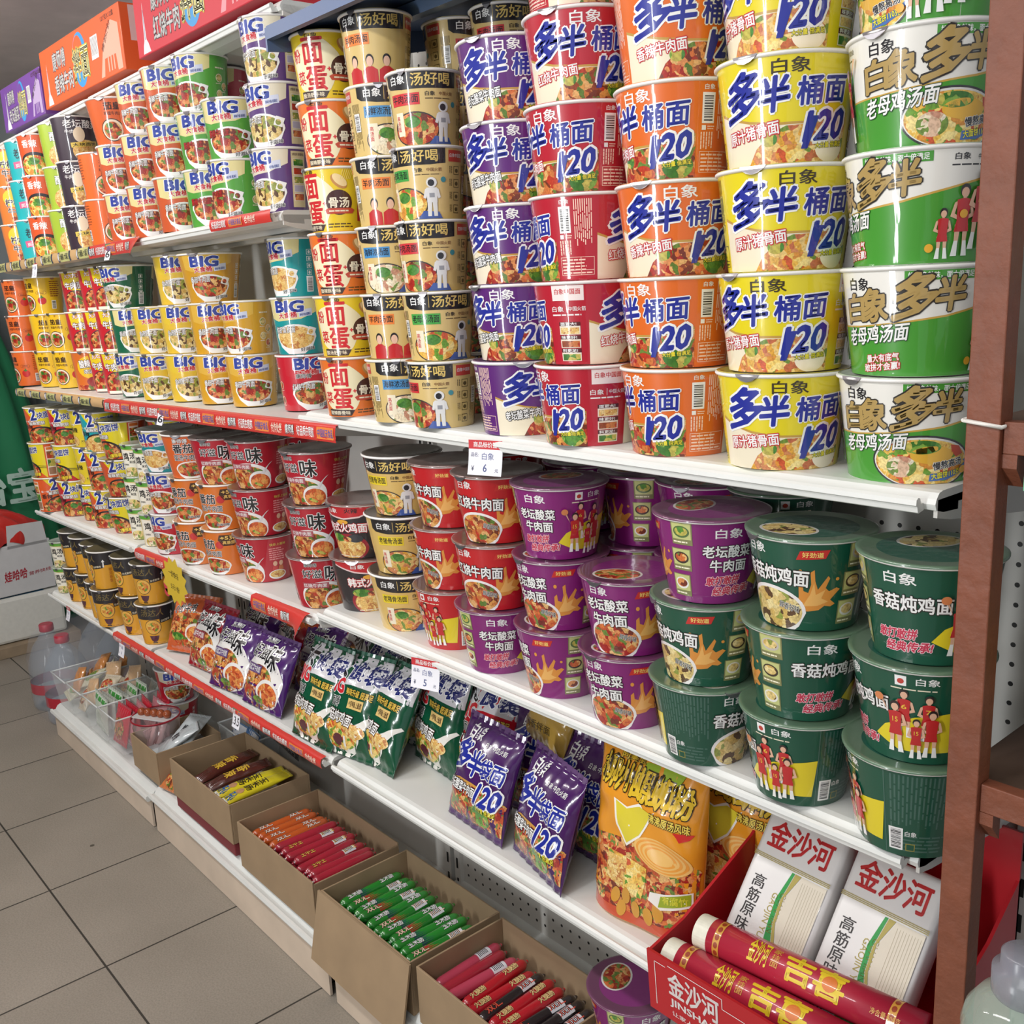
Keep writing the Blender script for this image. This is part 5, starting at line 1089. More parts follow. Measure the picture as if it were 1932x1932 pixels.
def art_luosifen(a, H):
    a.rect(-90, 0, 90, H * .42, SPICY, 1); a.ell(0, H * .42, 92, 22, SPICY, 1); a.rect(-90, 0, 90, 16, gl((196, 80, 50)), 2)
    for k, ch in enumerate('柳州螺蛳粉'): a.text(ch, -80 + 32 * k, H * .80 - 3 * k, 31, 40, gl((222, 186, 50)), 6, .06, gl((50, 40, 20)), .05, 0, -.08)
    a.text('阿美宝', -50, H * .955, 42, 9, gl((222, 186, 50)), 6, .04, gl((50, 40, 20)), .06); a.poly([(-8, H * .97), (60, H * .97), (44, H * .78), (-2, H * .83)], gl((150, 180, 50)), 2)
    a.poly([(-44, H * .74), (-38, H * .58), (-18, H * .47), (6, H * .56), (28, H * .74), (14, H * .70), (2, H * .76), (-20, H * .71)], gl((244, 240, 230)), 3); a.poly([(-40, H * .73), (-34, H * .59), (-18, H * .49), (4, H * .57), (22, H * .72), (2, H * .74), (-20, H * .70)], gl((222, 206, 60)), 4)
    a.text('沸沸原汤风味', 18, H * .67, 60, 14, gl((240, 214, 90)), 5, .03, gl((70, 50, 20)), .08, 0, -.08); a.poly([(56, H * .65), (84, H * .655), (78, H * .62), (66, H * .60), (62, H * .625)], gl((206, 50, 44)), 4)
    for k in range(7): a.ell(40, H * .48, 44 - 4 * k, 22 - 2 * k, gl((232, 160, 70)) if k % 2 else gl((236, 190, 110)), 3 + k, 30, rot=-.2)
    a.rect(-56, H * .22, 14, H * .42, CHICK, 4, 0, -.12); a.rect(-54, H * .23, -20, H * .40, NOODLE, 5, 0, -.12)
    a.poly([(24, H * .20), (44, H * .16), (86, H * .22), (86, H * .31), (50, H * .27), (26, H * .25)], gl((236, 234, 226)), 6); a.poly([(40, H * .175), (84, H * .23), (84, H * .30), (44, H * .25)], gl((150, 170, 40)), 7); a.text('有腐竹', 48, H * .21, 34, 12, gl((206, 206, 60)), 8, .03, None, 0, 0, .12)
    for px, py in ((-34, 34), (-14, 40), (4, 26), (26, 24), (-22, 18), (40, 34)): a.ell(px, py, 8, 13, gl((206, 150, 60)), 5, 14, rot=.3 * px / 30)
BAGP = {}
def bag(kind, x, y, z, yaw, lean, label, group, roll=0.):
    if kind not in BAGP:
        body, w, h, t, fn = {
            'or': ((206, 96, 50), .165, .150, .05, lambda a: (a.ell(0, 64, 66, 50, BEEF, 1, 34), a.ell(30, 54, 34, 26, gl((236, 226, 214)), 2, 26), a.ell(30, 52, 28, 20, SOUP, 3, 26), a.text('小炒牛肉', -60, 100, 76, 26, gl(BLACK), 3, .03, gl(WHITE), .05, 0, .1), a.ell(-30, 40, 24, 10, GREENS, 3))),
            'rd': ((150, 22, 40), .17, .165, .05, lambda a: art_haoziwei(a, (150, 22, 40), '红烧牛肉面')),
            'pu': ((72, 32, 104), .17, .165, .05, lambda a: art_haoziwei(a, (72, 32, 104), '老坛酸菜牛肉面')),
            'gr': ((14, 78, 52), .158, .205, .06, lambda a: art_dashidai(a, (14, 78, 52), '香菇炖鸡面', CHICK)),
            'rb': ((184, 26, 40), .158, .205, .06, lambda a: art_dashidai(a, (184, 26, 40), '红烧牛肉面', BEEF)),
            'pd': ((70, 30, 92), .165, .182, .055, art_duobandai),
            'gd': ((186, 150, 70), .15, .13, .05, lambda a: (a.poly([(-44, 64), (40, 64), (20, 88), (-20, 84)], gl(BLACK), 2), a.text('鲜香拌面', -50, 30, 90, 14, gl((90, 70, 30)), 2, .02))),
            'lu': ((226, 150, 40), .185, .245, .07, lambda a: art_luosifen(a, 245)),
        }[kind]
        A = Art(); A.mi(gl(body)); fn(A)
        r = empty('noodle_pouch' if kind == 'lu' else 'noodle_bag')
        bm, mats = bag_mesh(w, h, t, A, gl(body), gl(tuple(int(v * .8) for v in body)), len(BAGP) + 5, gus=1. if kind == 'lu' else 0.)
        obj('pouch', bm, mats, r, True)
        bm = bmesh.new(); n = 30; a0 = []
        for j in (0, 1):
            a0.append([bm.verts.new((-w / 2 * .985 + w * .985 * i / n, .0016 * math.sin(i * 2.2) - .0002, h - .004 + j * .011)) for i in range(n + 1)])
        for i in range(n): bm.faces.new((a0[0][i], a0[0][i + 1], a0[1][i + 1], a0[1][i]))
        obj('crimped_seal', bm, gl(tuple(int(v * .7 + 50) for v in body)), r)
        BAGP[kind] = r
    else: r = copy_tree(BAGP[kind])
    r.location = (x, y, z); r.rotation_euler = (-math.radians(lean), math.radians(roll), math.radians(yaw)); tag(r, label, 'noodle bag', group)
    r['label'] = label
    return r
GB = 'noodle bags piled on the bottom shelf'; ZB = .534
bag('or', -2.50, .968, .528, 22, 25, 'orange bag with beef picture leaning beside the yellow-black cups', GB)
bag('rd', -2.345, .944, .528, 6, 24, 'red bag with steaming bowl picture between the orange and purple bags', GB)
bag('pu', -2.17, .925, .530, 8, 24, 'front purple bag right beside the red bag', GB)
bag('pu', -2.01, .928, .531, 4, 25, 'front purple bag beside the dark green bags', GB)
bag('gr', -1.765, .918, .534, 2, 22, 'leftmost front dark green bag with white top', GB)
bag('gr', -1.655, .935, .534, 10, 24, 'middle front dark green bag with white top', GB)
bag('gr', -1.585, .953, .534, -3, 26, 'rightmost front dark green bag standing over the shelf joint', GB)
bag('gr', -1.485, 1.03, .534, -6, 16, 'dark green bag standing behind the rightmost front green bag', GB)
bag('pu', -2.28, 1.05, .53, 4, 20, 'purple bag standing behind the red bag', GB)
bag('rd', -2.14, 1.06, .53, -6, 20, 'dark red bag standing behind the front purple bags', GB)
bag('pu', -1.98, 1.05, .53, 6, 22, 'purple bag standing behind the front purple pair', GB)
bag('pu', -1.84, 1.04, .60, -10, 38, 'purple bag slumped on top behind the leftmost green bag', GB)
bag('or', -2.06, 1.09, .655, 10, 48, 'brown-orange bag lying on top of the rear purple bags', GB, 6)
bag('or', -1.86, 1.10, .665, -6, 52, 'brown-orange bag lying on top near the shelf joint', GB, -4)
bag('gr', -1.74, 1.045, .534, 3, 20, 'dark green bag behind the leftmost front green bag', GB)
bag('gr', -1.61, 1.06, .534, 4, 18, 'dark green bag behind the middle front green bag', GB)
bag('gr', -1.72, 1.11, .60, -8, 34, 'dark green bag lying over the rear green bags, left', GB)
bag('gr', -1.55, 1.125, .60, 6, 34, 'dark green bag lying over the rear green bags, right', GB)
bag('rb', -1.36, 1.05, .534, 6, 18, 'tall red bag with white top behind the purple pair', GB)
bag('gd', -1.20, 1.06, .66, -14, 30, 'crumpled gold bag with black mark lying on the pile', GB, -6)
bag('pd', -1.255, .945, .534, -4, 20, 'purple bag with blue lettering, left of the front pair', GB)
bag('pd', -1.085, .935, .534, -14, 17, 'purple bag with blue lettering beside the yellow pouch', GB)
bag('pd', -1.21, 1.045, .536, 6, 20, 'purple bag directly behind the front left blue-lettered bag', GB)
bag('pd', -1.07, 1.02, .536, -4, 16, 'purple bag directly behind the front right blue-lettered bag', GB)
bag('pd', -1.14, 1.115, .545, 4, 12, 'rearmost purple bag under the gold bag', GB)
bag('pd', -1.01, 1.105, .54, 2, 12, 'rear purple bag behind the yellow pouch left edge', GB)
bag('lu', -.884, .975, .534, 6, 6, 'large yellow standing pouch with torn-paper picture in front', 'yellow pouches on the bottom shelf')
bag('lu', -.80, 1.075, .534, 4, 3, 'second yellow pouch standing in shade behind the front one', 'yellow pouches on the bottom shelf')
# ---------------------------------------------------------------- goods on the base deck
CARD = plain((158, 134, 104), .8, noise=.10, scale=14, name='corrugated_card')
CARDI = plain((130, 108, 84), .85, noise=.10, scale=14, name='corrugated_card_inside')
def open_box(x0, x1, y0, y1, z0, z1, label, flap=None, tear=False):
    r = empty('cardboard_box', ((x0 + x1) / 2, (y0 + y1) / 2, z0), 0, label, 'cardboard box', 'open boxes on the base deck')
    W_, D_, H_ = (x1 - x0) / 2, (y1 - y0) / 2, z1 - z0; t = .004
    for nm, b in (('front_wall', (-W_, W_, -D_, -D_ + t, 0, H_)), ('back_wall', (-W_, W_, D_ - t, D_, 0, H_)), ('end_wall', (-W_, -W_ + t, -D_ + t, D_ - t, 0, H_)), ('end_wall', (W_ - t, W_, -D_ + t, D_ - t, 0, H_ - (.006 if tear else 0))), ('floor_panel', (-W_ + t, W_ - t, -D_ + t, D_ - t, 0, .004))):
        bm = bmesh.new(); bx(bm, *b, bev=.001); obj(nm, bm, CARD if nm != 'floor_panel' else CARDI, r)
    if flap:
        bm = bmesh.new(); pr = [(-D_ - .001, H_), (-D_ - .005, H_), (-D_ - flap[0], H_ - flap[1]), (-D_ - flap[0] + .004, H_ - flap[1] - .001)]
        prism(bm, pr, -W_ - .004, W_ + .006); obj('folded_flap', bm, CARD, r)
    return r
open_box(-2.465, -2.112, .868, 1.085, .168, .272, 'open cardboard box holding yellow packets, raised on a flat red carton')
open_box(-2.072, -1.722, .866, 1.085, .132, .248, 'open cardboard box full of orange and red sausage sticks', tear=True)
open_box(-1.690, -1.372, .868, 1.085, .132, .246, 'open cardboard box full of green sausage sticks with folded front flap', flap=(.035, .145))
open_box(-1.352, -1.040, .868, 1.075, .132, .250, 'open cardboard box of crimson and black sausage sticks, nearest the camera')
open_box(-2.79, -2.60, .880, 1.07, .132, .232, 'small open cardboard box of grey-white packets beside the round tub')
bm = bmesh.new(); bx(bm, -2.46, -2.115, .872, 1.08, .134, .167, bev=.002); tag(obj('flat_carton', bm, plain((120, 36, 44), .5)), 'flat maroon carton under the box of yellow packets', 'carton')
def stick(name, rgb, word, wcol, L=.17, r=.0115, barc=False, band=None):
    """plastic-cased sausage lying along y with gathered, clipped ends"""
    root = empty(name); a = Art(); a.mi(gl(rgb)); per = 2 * math.pi * r * 1000
    if band: a.rect(L * 300, -per * .2, L * 520, per * .25, gl(band), 1)
    for k in (0, 1):
        if word: a.text(word, 24 + k * L * 480, -r * 620, 34, r * 1150, gl(wcol), 2, .03, gl((60, 20, 20)), .06)
    if barc: a.rect(L * 620, -per * .16, L * 800, per * .2, gl((226, 226, 232)), 3); [a.rect(L * 640 + k * 3.2, -per * .1, L * 640 + k * 3.2 + 1.4, per * .16, gl(BLACK), 4) for k in range(7)]
    a.lines(20, -per * .44, L * 900, -per * .26, gl(tuple(min(255, int(v * .6 + 80)) for v in rgb)), 2, layer=1)
    a.cut(20, 3)
    for v in [v for v in a.bm.verts if not v.link_faces]: a.bm.verts.remove(v)
    for v in a.bm.verts:
        t = v.co.y / (r * 1000); q = r + .0002 * v.co.z; y = v.co.x / 1000
        e = min(1, min(y, L - y) / .012 + .35); v.co = Vector((-math.sin(t) * q * e, y - L / 2, math.cos(t) * q * e))
    n = 20; prof = [(0, .002), (.003, .004), (.006, .0032), (.010, .75 * r), (.018, r), (L * .5, r * 1.03), (L - .018, r), (L - .010, .75 * r), (L - .006, .0032), (L - .003, .004), (L, .002)]
    rings = [[a.bm.verts.new((q * math.sin(6.2832 * i / n), y - L / 2, q * math.cos(6.2832 * i / n))) for i in range(n)] for y, q in prof]
    for A, B in zip(rings, rings[1:]):
        for i in range(n): a.bm.faces.new((A[i], B[i], B[(i + 1) % n], A[(i + 1) % n])).smooth = True
    obj('casing', a.bm, a.mats, root, True)
    for s in (-1, 1):
        bm = bmesh.new(); tube(bm, [(0, s * (L / 2 - .0075), 0), (0, s * (L / 2 - .0045), 0)], .0042, 10); obj('clip', bm, plain((190, 190, 196), .3, 1.), root)
    return root
SP = {}
def put_stick(kind, x, y, z, rz, ry, label, group):
    if kind not in SP:
        SP[kind] = {'o': lambda: stick('sausage_stick', (206, 96, 40), '双汇', (246, 226, 214)), 'r': lambda: stick('sausage_stick', (176, 40, 60), '', WHITE), 'R': lambda: stick('sausage_stick', (176, 40, 60), '王中王', (236, 190, 90), barc=True),
                    'g': lambda: stick('sausage_stick', (40, 140, 48), '玉米肠', (236, 240, 240), band=(40, 60, 90)), 'G': lambda: stick('sausage_stick', (36, 128, 44), '双汇', (246, 214, 190), barc=True, band=(180, 50, 46)),
                    'c': lambda: stick('sausage_stick', (196, 30, 44), '火腿肠', (246, 214, 150)), 'p': lambda: stick('sausage_stick', (196, 70, 96), '', WHITE, barc=True), 'k': lambda: stick('sausage_stick', (44, 36, 38), '双汇', (226, 90, 70), barc=True)}[kind]()
        r = SP[kind]
    else: r = copy_tree(SP[kind])
    r.location = (x, y, z); r.rotation_euler = (ry, 0, rz); tag(r, label, 'sausage', group)
CN = ['first', 'second', 'third', 'fourth', 'fifth', 'sixth', 'seventh', 'eighth', 'ninth', 'tenth', 'eleventh', 'twelfth', 'thirteenth', 'fourteenth', 'fifteenth']
R_ = random.Random(11)
def fill(seq, x0, x1, yc, z, words, box, group):
    n = len(seq)
    for layer in (0, 1):
        for i, k in enumerate(seq):
            if layer == 0 and i % 2: pass
            x = x0 + (x1 - x0) * (i + .5) / n + R_.uniform(-.002, .002)
            zz = z + .012 + (.0 if layer == 0 else .023) + R_.uniform(-.002, .003)
            lab = '%s sausage stick, %s from the left in the %s layer, %s' % (words[k], CN[i], 'lower' if layer == 0 else 'top', box)
            put_stick(k, x + (.0 if layer else .006), yc + R_.uniform(-.008, .008), zz, R_.uniform(-.08, .08), R_.uniform(-.03, .03), lab, group)
fill('oooorRrRrRrrr', -2.062, -1.732, .975, .176, {'o': 'orange', 'r': 'plain red', 'R': 'printed red'}, 'orange-red box', 'sausage sticks in the orange-red box')
fill('gGgGgGgGggGg', -1.680, -1.382, .975, .172, {'g': 'green', 'G': 'barcoded green'}, 'green box', 'sausage sticks in the green box')
fill('prpcckcckkkk', -1.342, -1.05, .970, .172, {'p': 'pink-red', 'r': 'plain red', 'c': 'crimson', 'k': 'black'}, 'nearest box', 'sausage sticks in the nearest box')
def packet(name, w, l, t, rgb, fn=None):
    r = empty(name); A = Art(); A.mi(gl(rgb))
    if fn: fn(A)
    bm, mats = bag_mesh(w, l, t, A, gl(rgb), gl(rgb), int(w * 1e4 + l * 1e3), crimp=.12); obj('wrapper', bm, mats, r, True)
    bm = bmesh.new()
    for j in (.003, l - .003): bx(bm, -w * .49, w * .49, -.0012, .0012, j - .003, j + .003)
    obj('crimped_seal', bm, gl(tuple(int(v * .7 + 40) for v in rgb)), r); return r
PK = {}
def put_packet(kind, x, y, z, rot, label, group, spec=None):
    if kind not in PK: r = PK[kind] = packet('snack_packet', *spec)
    else: r = copy_tree(PK[kind])
    r.location = (x, y, z); r.rotation_euler = rot; tag(r, label, 'snack packet', group); return r
ylw = lambda a: (a.text('玉米肠', -15, 70, 30, 60, gl((60, 50, 20)), 3, .03, None, 0, 0, 0, True), a.ell(0, 58, 12, 10, gl((200, 150, 110)), 3, 18), a.text('开心', -13, 20, 26, 28, gl((40, 110, 190)), 3, .05), a.rect(-14, 6, 14, 18, gl((230, 230, 236)), 3), [a.rect(-12 + 4 * k, 8, -10.4 + 4 * k, 16, gl(BLACK), 4) for k in range(6)])
YS = (.042, .19, .020, (222, 206, 40), ylw)
put_packet('y', -2.20, .880, .236, (-math.radians(84), 0, math.radians(-4)), 'front bright yellow packet in the raised cardboard box', 'packets in the raised box', YS)
put_packet('y', -2.255, .885, .232, (-math.radians(84), 0, math.radians(-10)), 'rear bright yellow packet in the raised cardboard box', 'packets in the raised box')
put_packet('b', -2.325, .890, .222, (-math.radians(80), 0, math.radians(-12)), 'dark brown packet with yellow lettering in the raised box', 'packets in the raised box', (.05, .18, .026, (84, 36, 30), lambda a: a.text('香辣', -16, 60, 32, 70, gl((220, 180, 60)), 3, .04, None, 0, 0, 0, True)))
put_packet('b', -2.385, .895, .220, (-math.radians(84), 0, math.radians(4)), 'plain dark brown packet at the left of the raised box', 'packets in the raised box')
put_packet('w', -2.30, .90, .205, (-math.radians(88), 0, 0), 'white packet under the brown ones in the raised box', 'packets in the raised box', (.07, .16, .018, (206, 200, 196)))
put_packet('w', -2.215, .895, .200, (-math.radians(88), 0, 0), 'white packet under the yellow ones in the raised box', 'packets in the raised box')
GS = (.075, .13, .02, (196, 204, 206), lambda a: a.text('脆骨', -16, 50, 32, 26, gl((40, 40, 44)), 3, .02))
for k, (dx, dy, dz, rx, rz) in enumerate(((.05, .0, .17, 80, 10), (.10, .03, .19, 62, -20), (.13, .07, .205, 70, 30), (.09, .06, .165, 85, 5))):
    put_packet('s', -2.79 + dx, .89 + dy, dz, (-math.radians(rx), .1 * k - .15, math.radians(rz)), ('flat', 'front upright', 'topmost crumpled', 'rear') [k] + ' grey-white packet in the small cardboard box', 'grey packets in the small box', GS)
put_packet('c', -2.545, .885, .138, (-math.radians(60), 0, .2), 'clear packet of orange crackers between the small box and raised box', 'grey packets in the small box', (.10, .11, .03, (206, 120, 66), lambda a: (a.rect(-46, 60, 46, 104, gl((214, 214, 206)), 2), a.ell(0, 30, 40, 24, BEEF, 2), a.text('脆骨', -16, 76, 32, 16, gl((60, 60, 60)), 3, .02))))
# clear bins
def clear_bin(x0, x1, y0, y1, z0, z1, label):
    r = empty('clear_plastic_bin', ((x0 + x1) / 2, (y0 + y1) / 2, z0), 0, label, 'plastic bin', 'clear bins on the base deck')
    W_, D_, H_ = (x1 - x0) / 2, (y1 - y0) / 2, z1 - z0; t = .0018; k = .86
    bm = bmesh.new()
    o = [bm.verts.new((sx * W_ * q, sy * D_ * q, z)) for z, q in ((0, k), (H_, 1)) for sx, sy in ((-1, -1), (1, -1), (1, 1), (-1, 1))]
    bm.faces.new(o[3::-1])
    for i in range(4): bm.faces.new((o[i], o[(i + 1) % 4], o[4 + (i + 1) % 4], o[4 + i]))
    obj('tub', bm, clear((232, 236, 236), .12, .22), r)
    bm = bmesh.new()
    for a, b in (((-W_, -D_), (W_, -D_)), ((W_, -D_), (W_, D_)), ((W_, D_), (-W_, D_)), ((-W_, D_), (-W_, -D_))): tube(bm, [(a[0], a[1], H_), (b[0], b[1], H_)], .0024, 6)
    obj('rolled_rim', bm, clear((236, 240, 240), .15, .55), r)
BIN = [(-3.475, -3.325), (-3.32, -3.17), (-3.165, -3.015), (-3.01, -2.865)]
BL2 = ['farthest', 'second farthest', 'third', 'nearest']
BC = ['white-green', 'beige-brown', 'pale green', 'red']
SPEC = [((.06, .09, .024, (216, 214, 186), lambda a: (a.ell(0, 40, 20, 22, GREENS, 2, 20), a.ell(4, 60, 14, 10, CHICK, 2, 18))), (.055, .085, .024, (196, 130, 70), None)),
        ((.06, .09, .026, (214, 200, 176), lambda a: a.ell(0, 44, 22, 26, BEEF, 2, 20)), (.06, .085, .024, (206, 170, 130), None)),
        ((.11, .12, .016, (202, 212, 196), lambda a: a.rect(-50, 96, 50, 110, gl((60, 150, 60)), 2)), (.11, .11, .016, (196, 200, 190), None)),
        ((.10, .12, .02, (190, 40, 56), lambda a: a.ell(0, 50, 34, 34, BEEF, 2, 24)), (.10, .11, .02, (206, 130, 140), lambda a: a.text('辣条', -20, 40, 40, 20, gl((120, 20, 30)), 2, .03)))]
for b, (x0, x1) in enumerate(BIN):
    zt = .250 - .004 * (3 - b)
    clear_bin(x0, x1, .866, 1.075, .1325 - .004 * (3 - b), zt, BL2[b] + ' clear plastic bin holding ' + BC[b] + ' packets, base deck')
    m = 8
    for k in range(m):
        f = k / (m - 1); kind = 'B%d%d' % (b, k % 2)
        if b < 2: x = x0 + .03 + .085 * ((k * 7 % 5) / 4); rot = (-R_.uniform(.2, 1.3), R_.uniform(-.4, .4), R_.uniform(-.8, .8)); z = .145 + .05 * (k % 3) / 2 + (.02 if k > 5 else 0)
        else: x = (x0 + x1) / 2 + R_.uniform(-.008, .008); rot = (-R_.uniform(.05, .28), R_.uniform(-.12, .12), R_.uniform(-.08, .08)); z = .140
        put_packet(kind, x, .895 + .15 * f, z, rot, '%s packet, %s from the front in the %s clear bin' % (BC[b], CN[k], BL2[b]), 'packets in the %s clear bin' % BL2[b], SPEC[b][k % 2])
# round tub with red rim, a strip of sausage beads on top
r = empty('round_tub', (-2.785, .957, .134), 0, 'round clear tub with dark red rim between the clear bins and cardboard', 'plastic tub')
bm = bmesh.new(); lathe(bm, [(.056, 0), (.058, .002), (.068, .128)], 48, cap0=True); obj('tub', bm, clear((226, 206, 206), .12, .30), r)
bm = bmesh.new(); lathe(bm, [(.0672, .124), (.0705, .126), (.0715, .129), (.0700, .1315), (.0672, .130)], 48); obj('red_rim', bm, plain((150, 24, 40), .3), r)
a = Art(); a.rect(-26, 20, 14, 104, film((226, 196, 190)), 1); a.ell(-4, 52, 13, 18, film((70, 30, 36)), 2, 20); a.ell(-4, 28, 9, 8, film((150, 40, 40)), 2, 16); a.text('蒸煮肠', -20, 82, 26, 12, film((120, 30, 40)), 2, .02); a.cut(4)
for v in a.bm.verts:
    t = v.co.x / 64 - .35; q = .0586 + .010 * v.co.y / 126 + v.co.z * .0002; v.co = Vector((q * math.sin(t), -q * math.cos(t), v.co.y / 1000))
obj('paper_label', a.bm, a.mats, r)
r = empty('sausage_pack', (-2.785, .955, .262), .55, 'vacuum pack of five brown sausage beads lying on the round tub', 'sausage')
bm = bmesh.new()
for k in range(5): bmesh.ops.create_uvsphere(bm, u_segments=18, v_segments=12, radius=.0125, matrix=Matrix.Translation((-.044 + .022 * k, 0, .010)))
obj('sausage_beads', bm, plain((150, 76, 44), .22), r, True)
bm = bmesh.new(); bx(bm, -.062, .062, -.026, .026, -.002, .001); [setattr(v.co, 'z', v.co.z + .004 * math.sin(v.co.x * 60)) for v in bm.verts]; obj('backing_film', bm, film((216, 216, 216), .2), r)
for k in range(6):
    put_packet('t', -2.785 + .03 * math.cos(k * 1.05), .955 + .03 * math.sin(k * 1.05), .142 + .012 * (k % 3), (-.35, .2, k * 1.05 + 1.6), 'reddish packet, %s round inside the round tub' % CN[k], 'packets in the round tub', (.05, .10, .018, (206, 160, 160), lambda a: a.ell(0, 46, 14, 30, gl((130, 50, 50)), 2, 20)))
clear_bin(-2.66, -2.46, 1.09, 1.185, .134, .235, 'clear plastic bin in shade behind the small cardboard box')
put_packet('u', -2.60, 1.12, .14, (-.15, 0, .05), 'blue-white packet in the shaded clear bin', 'packets in the shaded bin', (.09, .10, .02, (90, 130, 180), lambda a: (a.rect(-40, 60, 40, 96, gl((220, 224, 230)), 2), a.text('牛奶', -20, 30, 40, 20, gl(WHITE), 2, .03))))
put_packet('u', -2.52, 1.125, .14, (-.12, 0, -.1), 'second blue-white packet in the shaded clear bin', 'packets in the shaded bin')
r = packet('snack_bag', .17, .13, .03, (60, 58, 60), lambda a: [a.text(c_, -74 + 50 * k, 44, 46, 54, gl((30, 28, 30)), 3, .09, gl((170, 168, 166)), .05) for k, c_ in enumerate('脆鸭堂')])
r.location = (-2.33, 1.135, .245); r.rotation_euler = (-.25, 0, -.1); tag(r, 'grey bag with heavy black lettering hanging behind the raised box', 'snack bag')
# ---------------------------------------------------------------- red display carton of dried noodles
RD = film((182, 26, 36), .4, .35, 0)
r = empty('display_carton', (-.590, .975, .534), 0, 'red display carton with sloping sides holding dried noodles, bottom right', 'display carton')
def loc(P): return [(y - .975, z - .534) for y, z in P]
X0, X1 = -.165, .165
bm = bmesh.new(); prism(bm, loc([(.836, .534), (.830, .622), (.834, .622), (.840, .534)]), X0, X1); obj('front_panel', bm, RD, r)
for s in (X0, X1 - .004):
    bm = bmesh.new(); prism(bm, loc([(.838, .534), (.834, .620), (.90, .632), (1.045, .690), (1.12, .74), (1.12, .534)]), s, s + .004); obj('side_panel', bm, RD, r)
bm = bmesh.new(); prism(bm, loc([(1.116, .534), (1.116, .80), (1.12, .80), (1.12, .534)]), X0, X1); obj('back_panel', bm, RD, r)
bm = bmesh.new(); bx(bm, X0, X1, -.138, .142, 0, .003); obj('floor_panel', bm, RD, r)
a = Art(); w_ = mat_card((240, 232, 228))
a.text('金沙河', 34, 40, 78, 34, w_, 2, .035); a.text('JINSHAHE', 36, 22, 84, 13, w_, 2, .045); a.text('让家人安心吃面', 38, 10, 78, 7, w_, 2, .01)
for P in ((12, 76, 30, 77), (12, 12, 13, 77), (34, 80, 118, 81), (117, 66, 118, 81), (117, 66, 150, 67)): a.rect(*P, w_, 1)
a.rect(140, 6, 176, 42, w_, 1); a.ell(158, 24, 13, 13, mat_card((40, 40, 44)), 2, 24); a.ell(158, 24, 11.6, 11.6, w_, 3, 24)
wrap_flat(a, lambda x, y, L: Vector((X0 + x / 1000, .836 - .006 * y / 88 - .975 - .0004 - L * .00015, y / 1000)))
obj('front_print', a.bm, a.mats, r)
def noodle_pack(x, label):
    r = empty('noodle_pack', (x, .905, .545), 0, label, 'dried noodles', 'white noodle packs in the red display carton')
    r.rotation_euler = (-math.radians(38), 0, math.radians(-2))
    w, h, t = .119, .245, .04; bm = bmesh.new(); bx(bm, -w / 2, w / 2, -t / 2, t / 2, 0, h, bev=.008); obj('pack', bm, film((226, 224, 222), .3, .8, .08), r, True)
    a = Art(); W2 = film((232, 230, 226), .3, .8, .08); G = film((40, 150, 70), .3, .8, .05); O = film((170, 156, 80), .3, .8, .05)
    a.text('金沙河', -46, 196, 92, 36, film((196, 30, 36), .3, .8, .05), 2, .035)
    for k in (0, 2, 4): a.rect(-57, 180 + k, 57, 181 + k, O, 2)
    a.poly([(4, 178), (8, 178), (2, 140), (4, 110), (14, 80), (22, 40), (18, 0), (-30, 0), (-14, 40), (2, 80), (-2, 110), (-4, 140)], G, 2)
    a.poly([(9, 178), (18, 178), (6, 145), (8, 112), (20, 80), (28, 40), (24, 0), (19, 0), (23, 40), (15, 80), (5, 110), (3, 140)], O, 3)
    a.poly([(19, 178), (55, 178), (55, 0), (25, 0), (29, 40), (21, 80), (9, 112), (7, 145)], film((214, 206, 188), .3, .8, .05), 2)
    for k in range(9): a.rect(22 + 3.7 * k, 4, 22.5 + 3.7 * k, 172, film((176, 164, 140), .3, .8, .05), 3)
    a.text('高筋原味挂面', -44, 44, 18, 116, BLACK, 2, .008, vert=True); a.text('GAOJIN YUANWEI', -13, 146, 96, 11, O, 2, .0, None, 0, 0, -1.5708); a.text('GUAMIAN', 0, 150, 52, 9, O, 2, 0, None, 0, 0, -1.5708)
    wrap_flat(a, lambda x, y, L: Vector((x / 1000, -t / 2 - .0003 - L * .00015, y / 1000)))
    obj('front_print', a.bm, a.mats, r)
noodle_pack(-.662, 'left white noodle pack leaning back in the red display carton')
noodle_pack(-.534, 'right white noodle pack leaning back in the red display carton')
def noodle_roll(p0, p1, rad, label):
    d = Vector(p1) - Vector(p0); L = d.length
    r = empty('noodle_roll', p0, 0, label, 'dried noodles', 'red paper noodle rolls in the display carton'); r.rotation_euler = d.to_track_quat('Z', 'Y').to_euler()
    bm = bmesh.new(); lathe(bm, [(rad, .022), (rad, L - .02)], 40, cap0=True, cap1=True); a = Art(); a.mi(film((176, 36, 60), .4, .6, .05))
    per = 2 * math.pi * rad * 1000; LL = L * 1000; Y = film((226, 196, 40), .4, .6, .05); GO = film((206, 150, 60), .4, .6, .05)
    return r, bm, a, L, per, LL, Y, GO
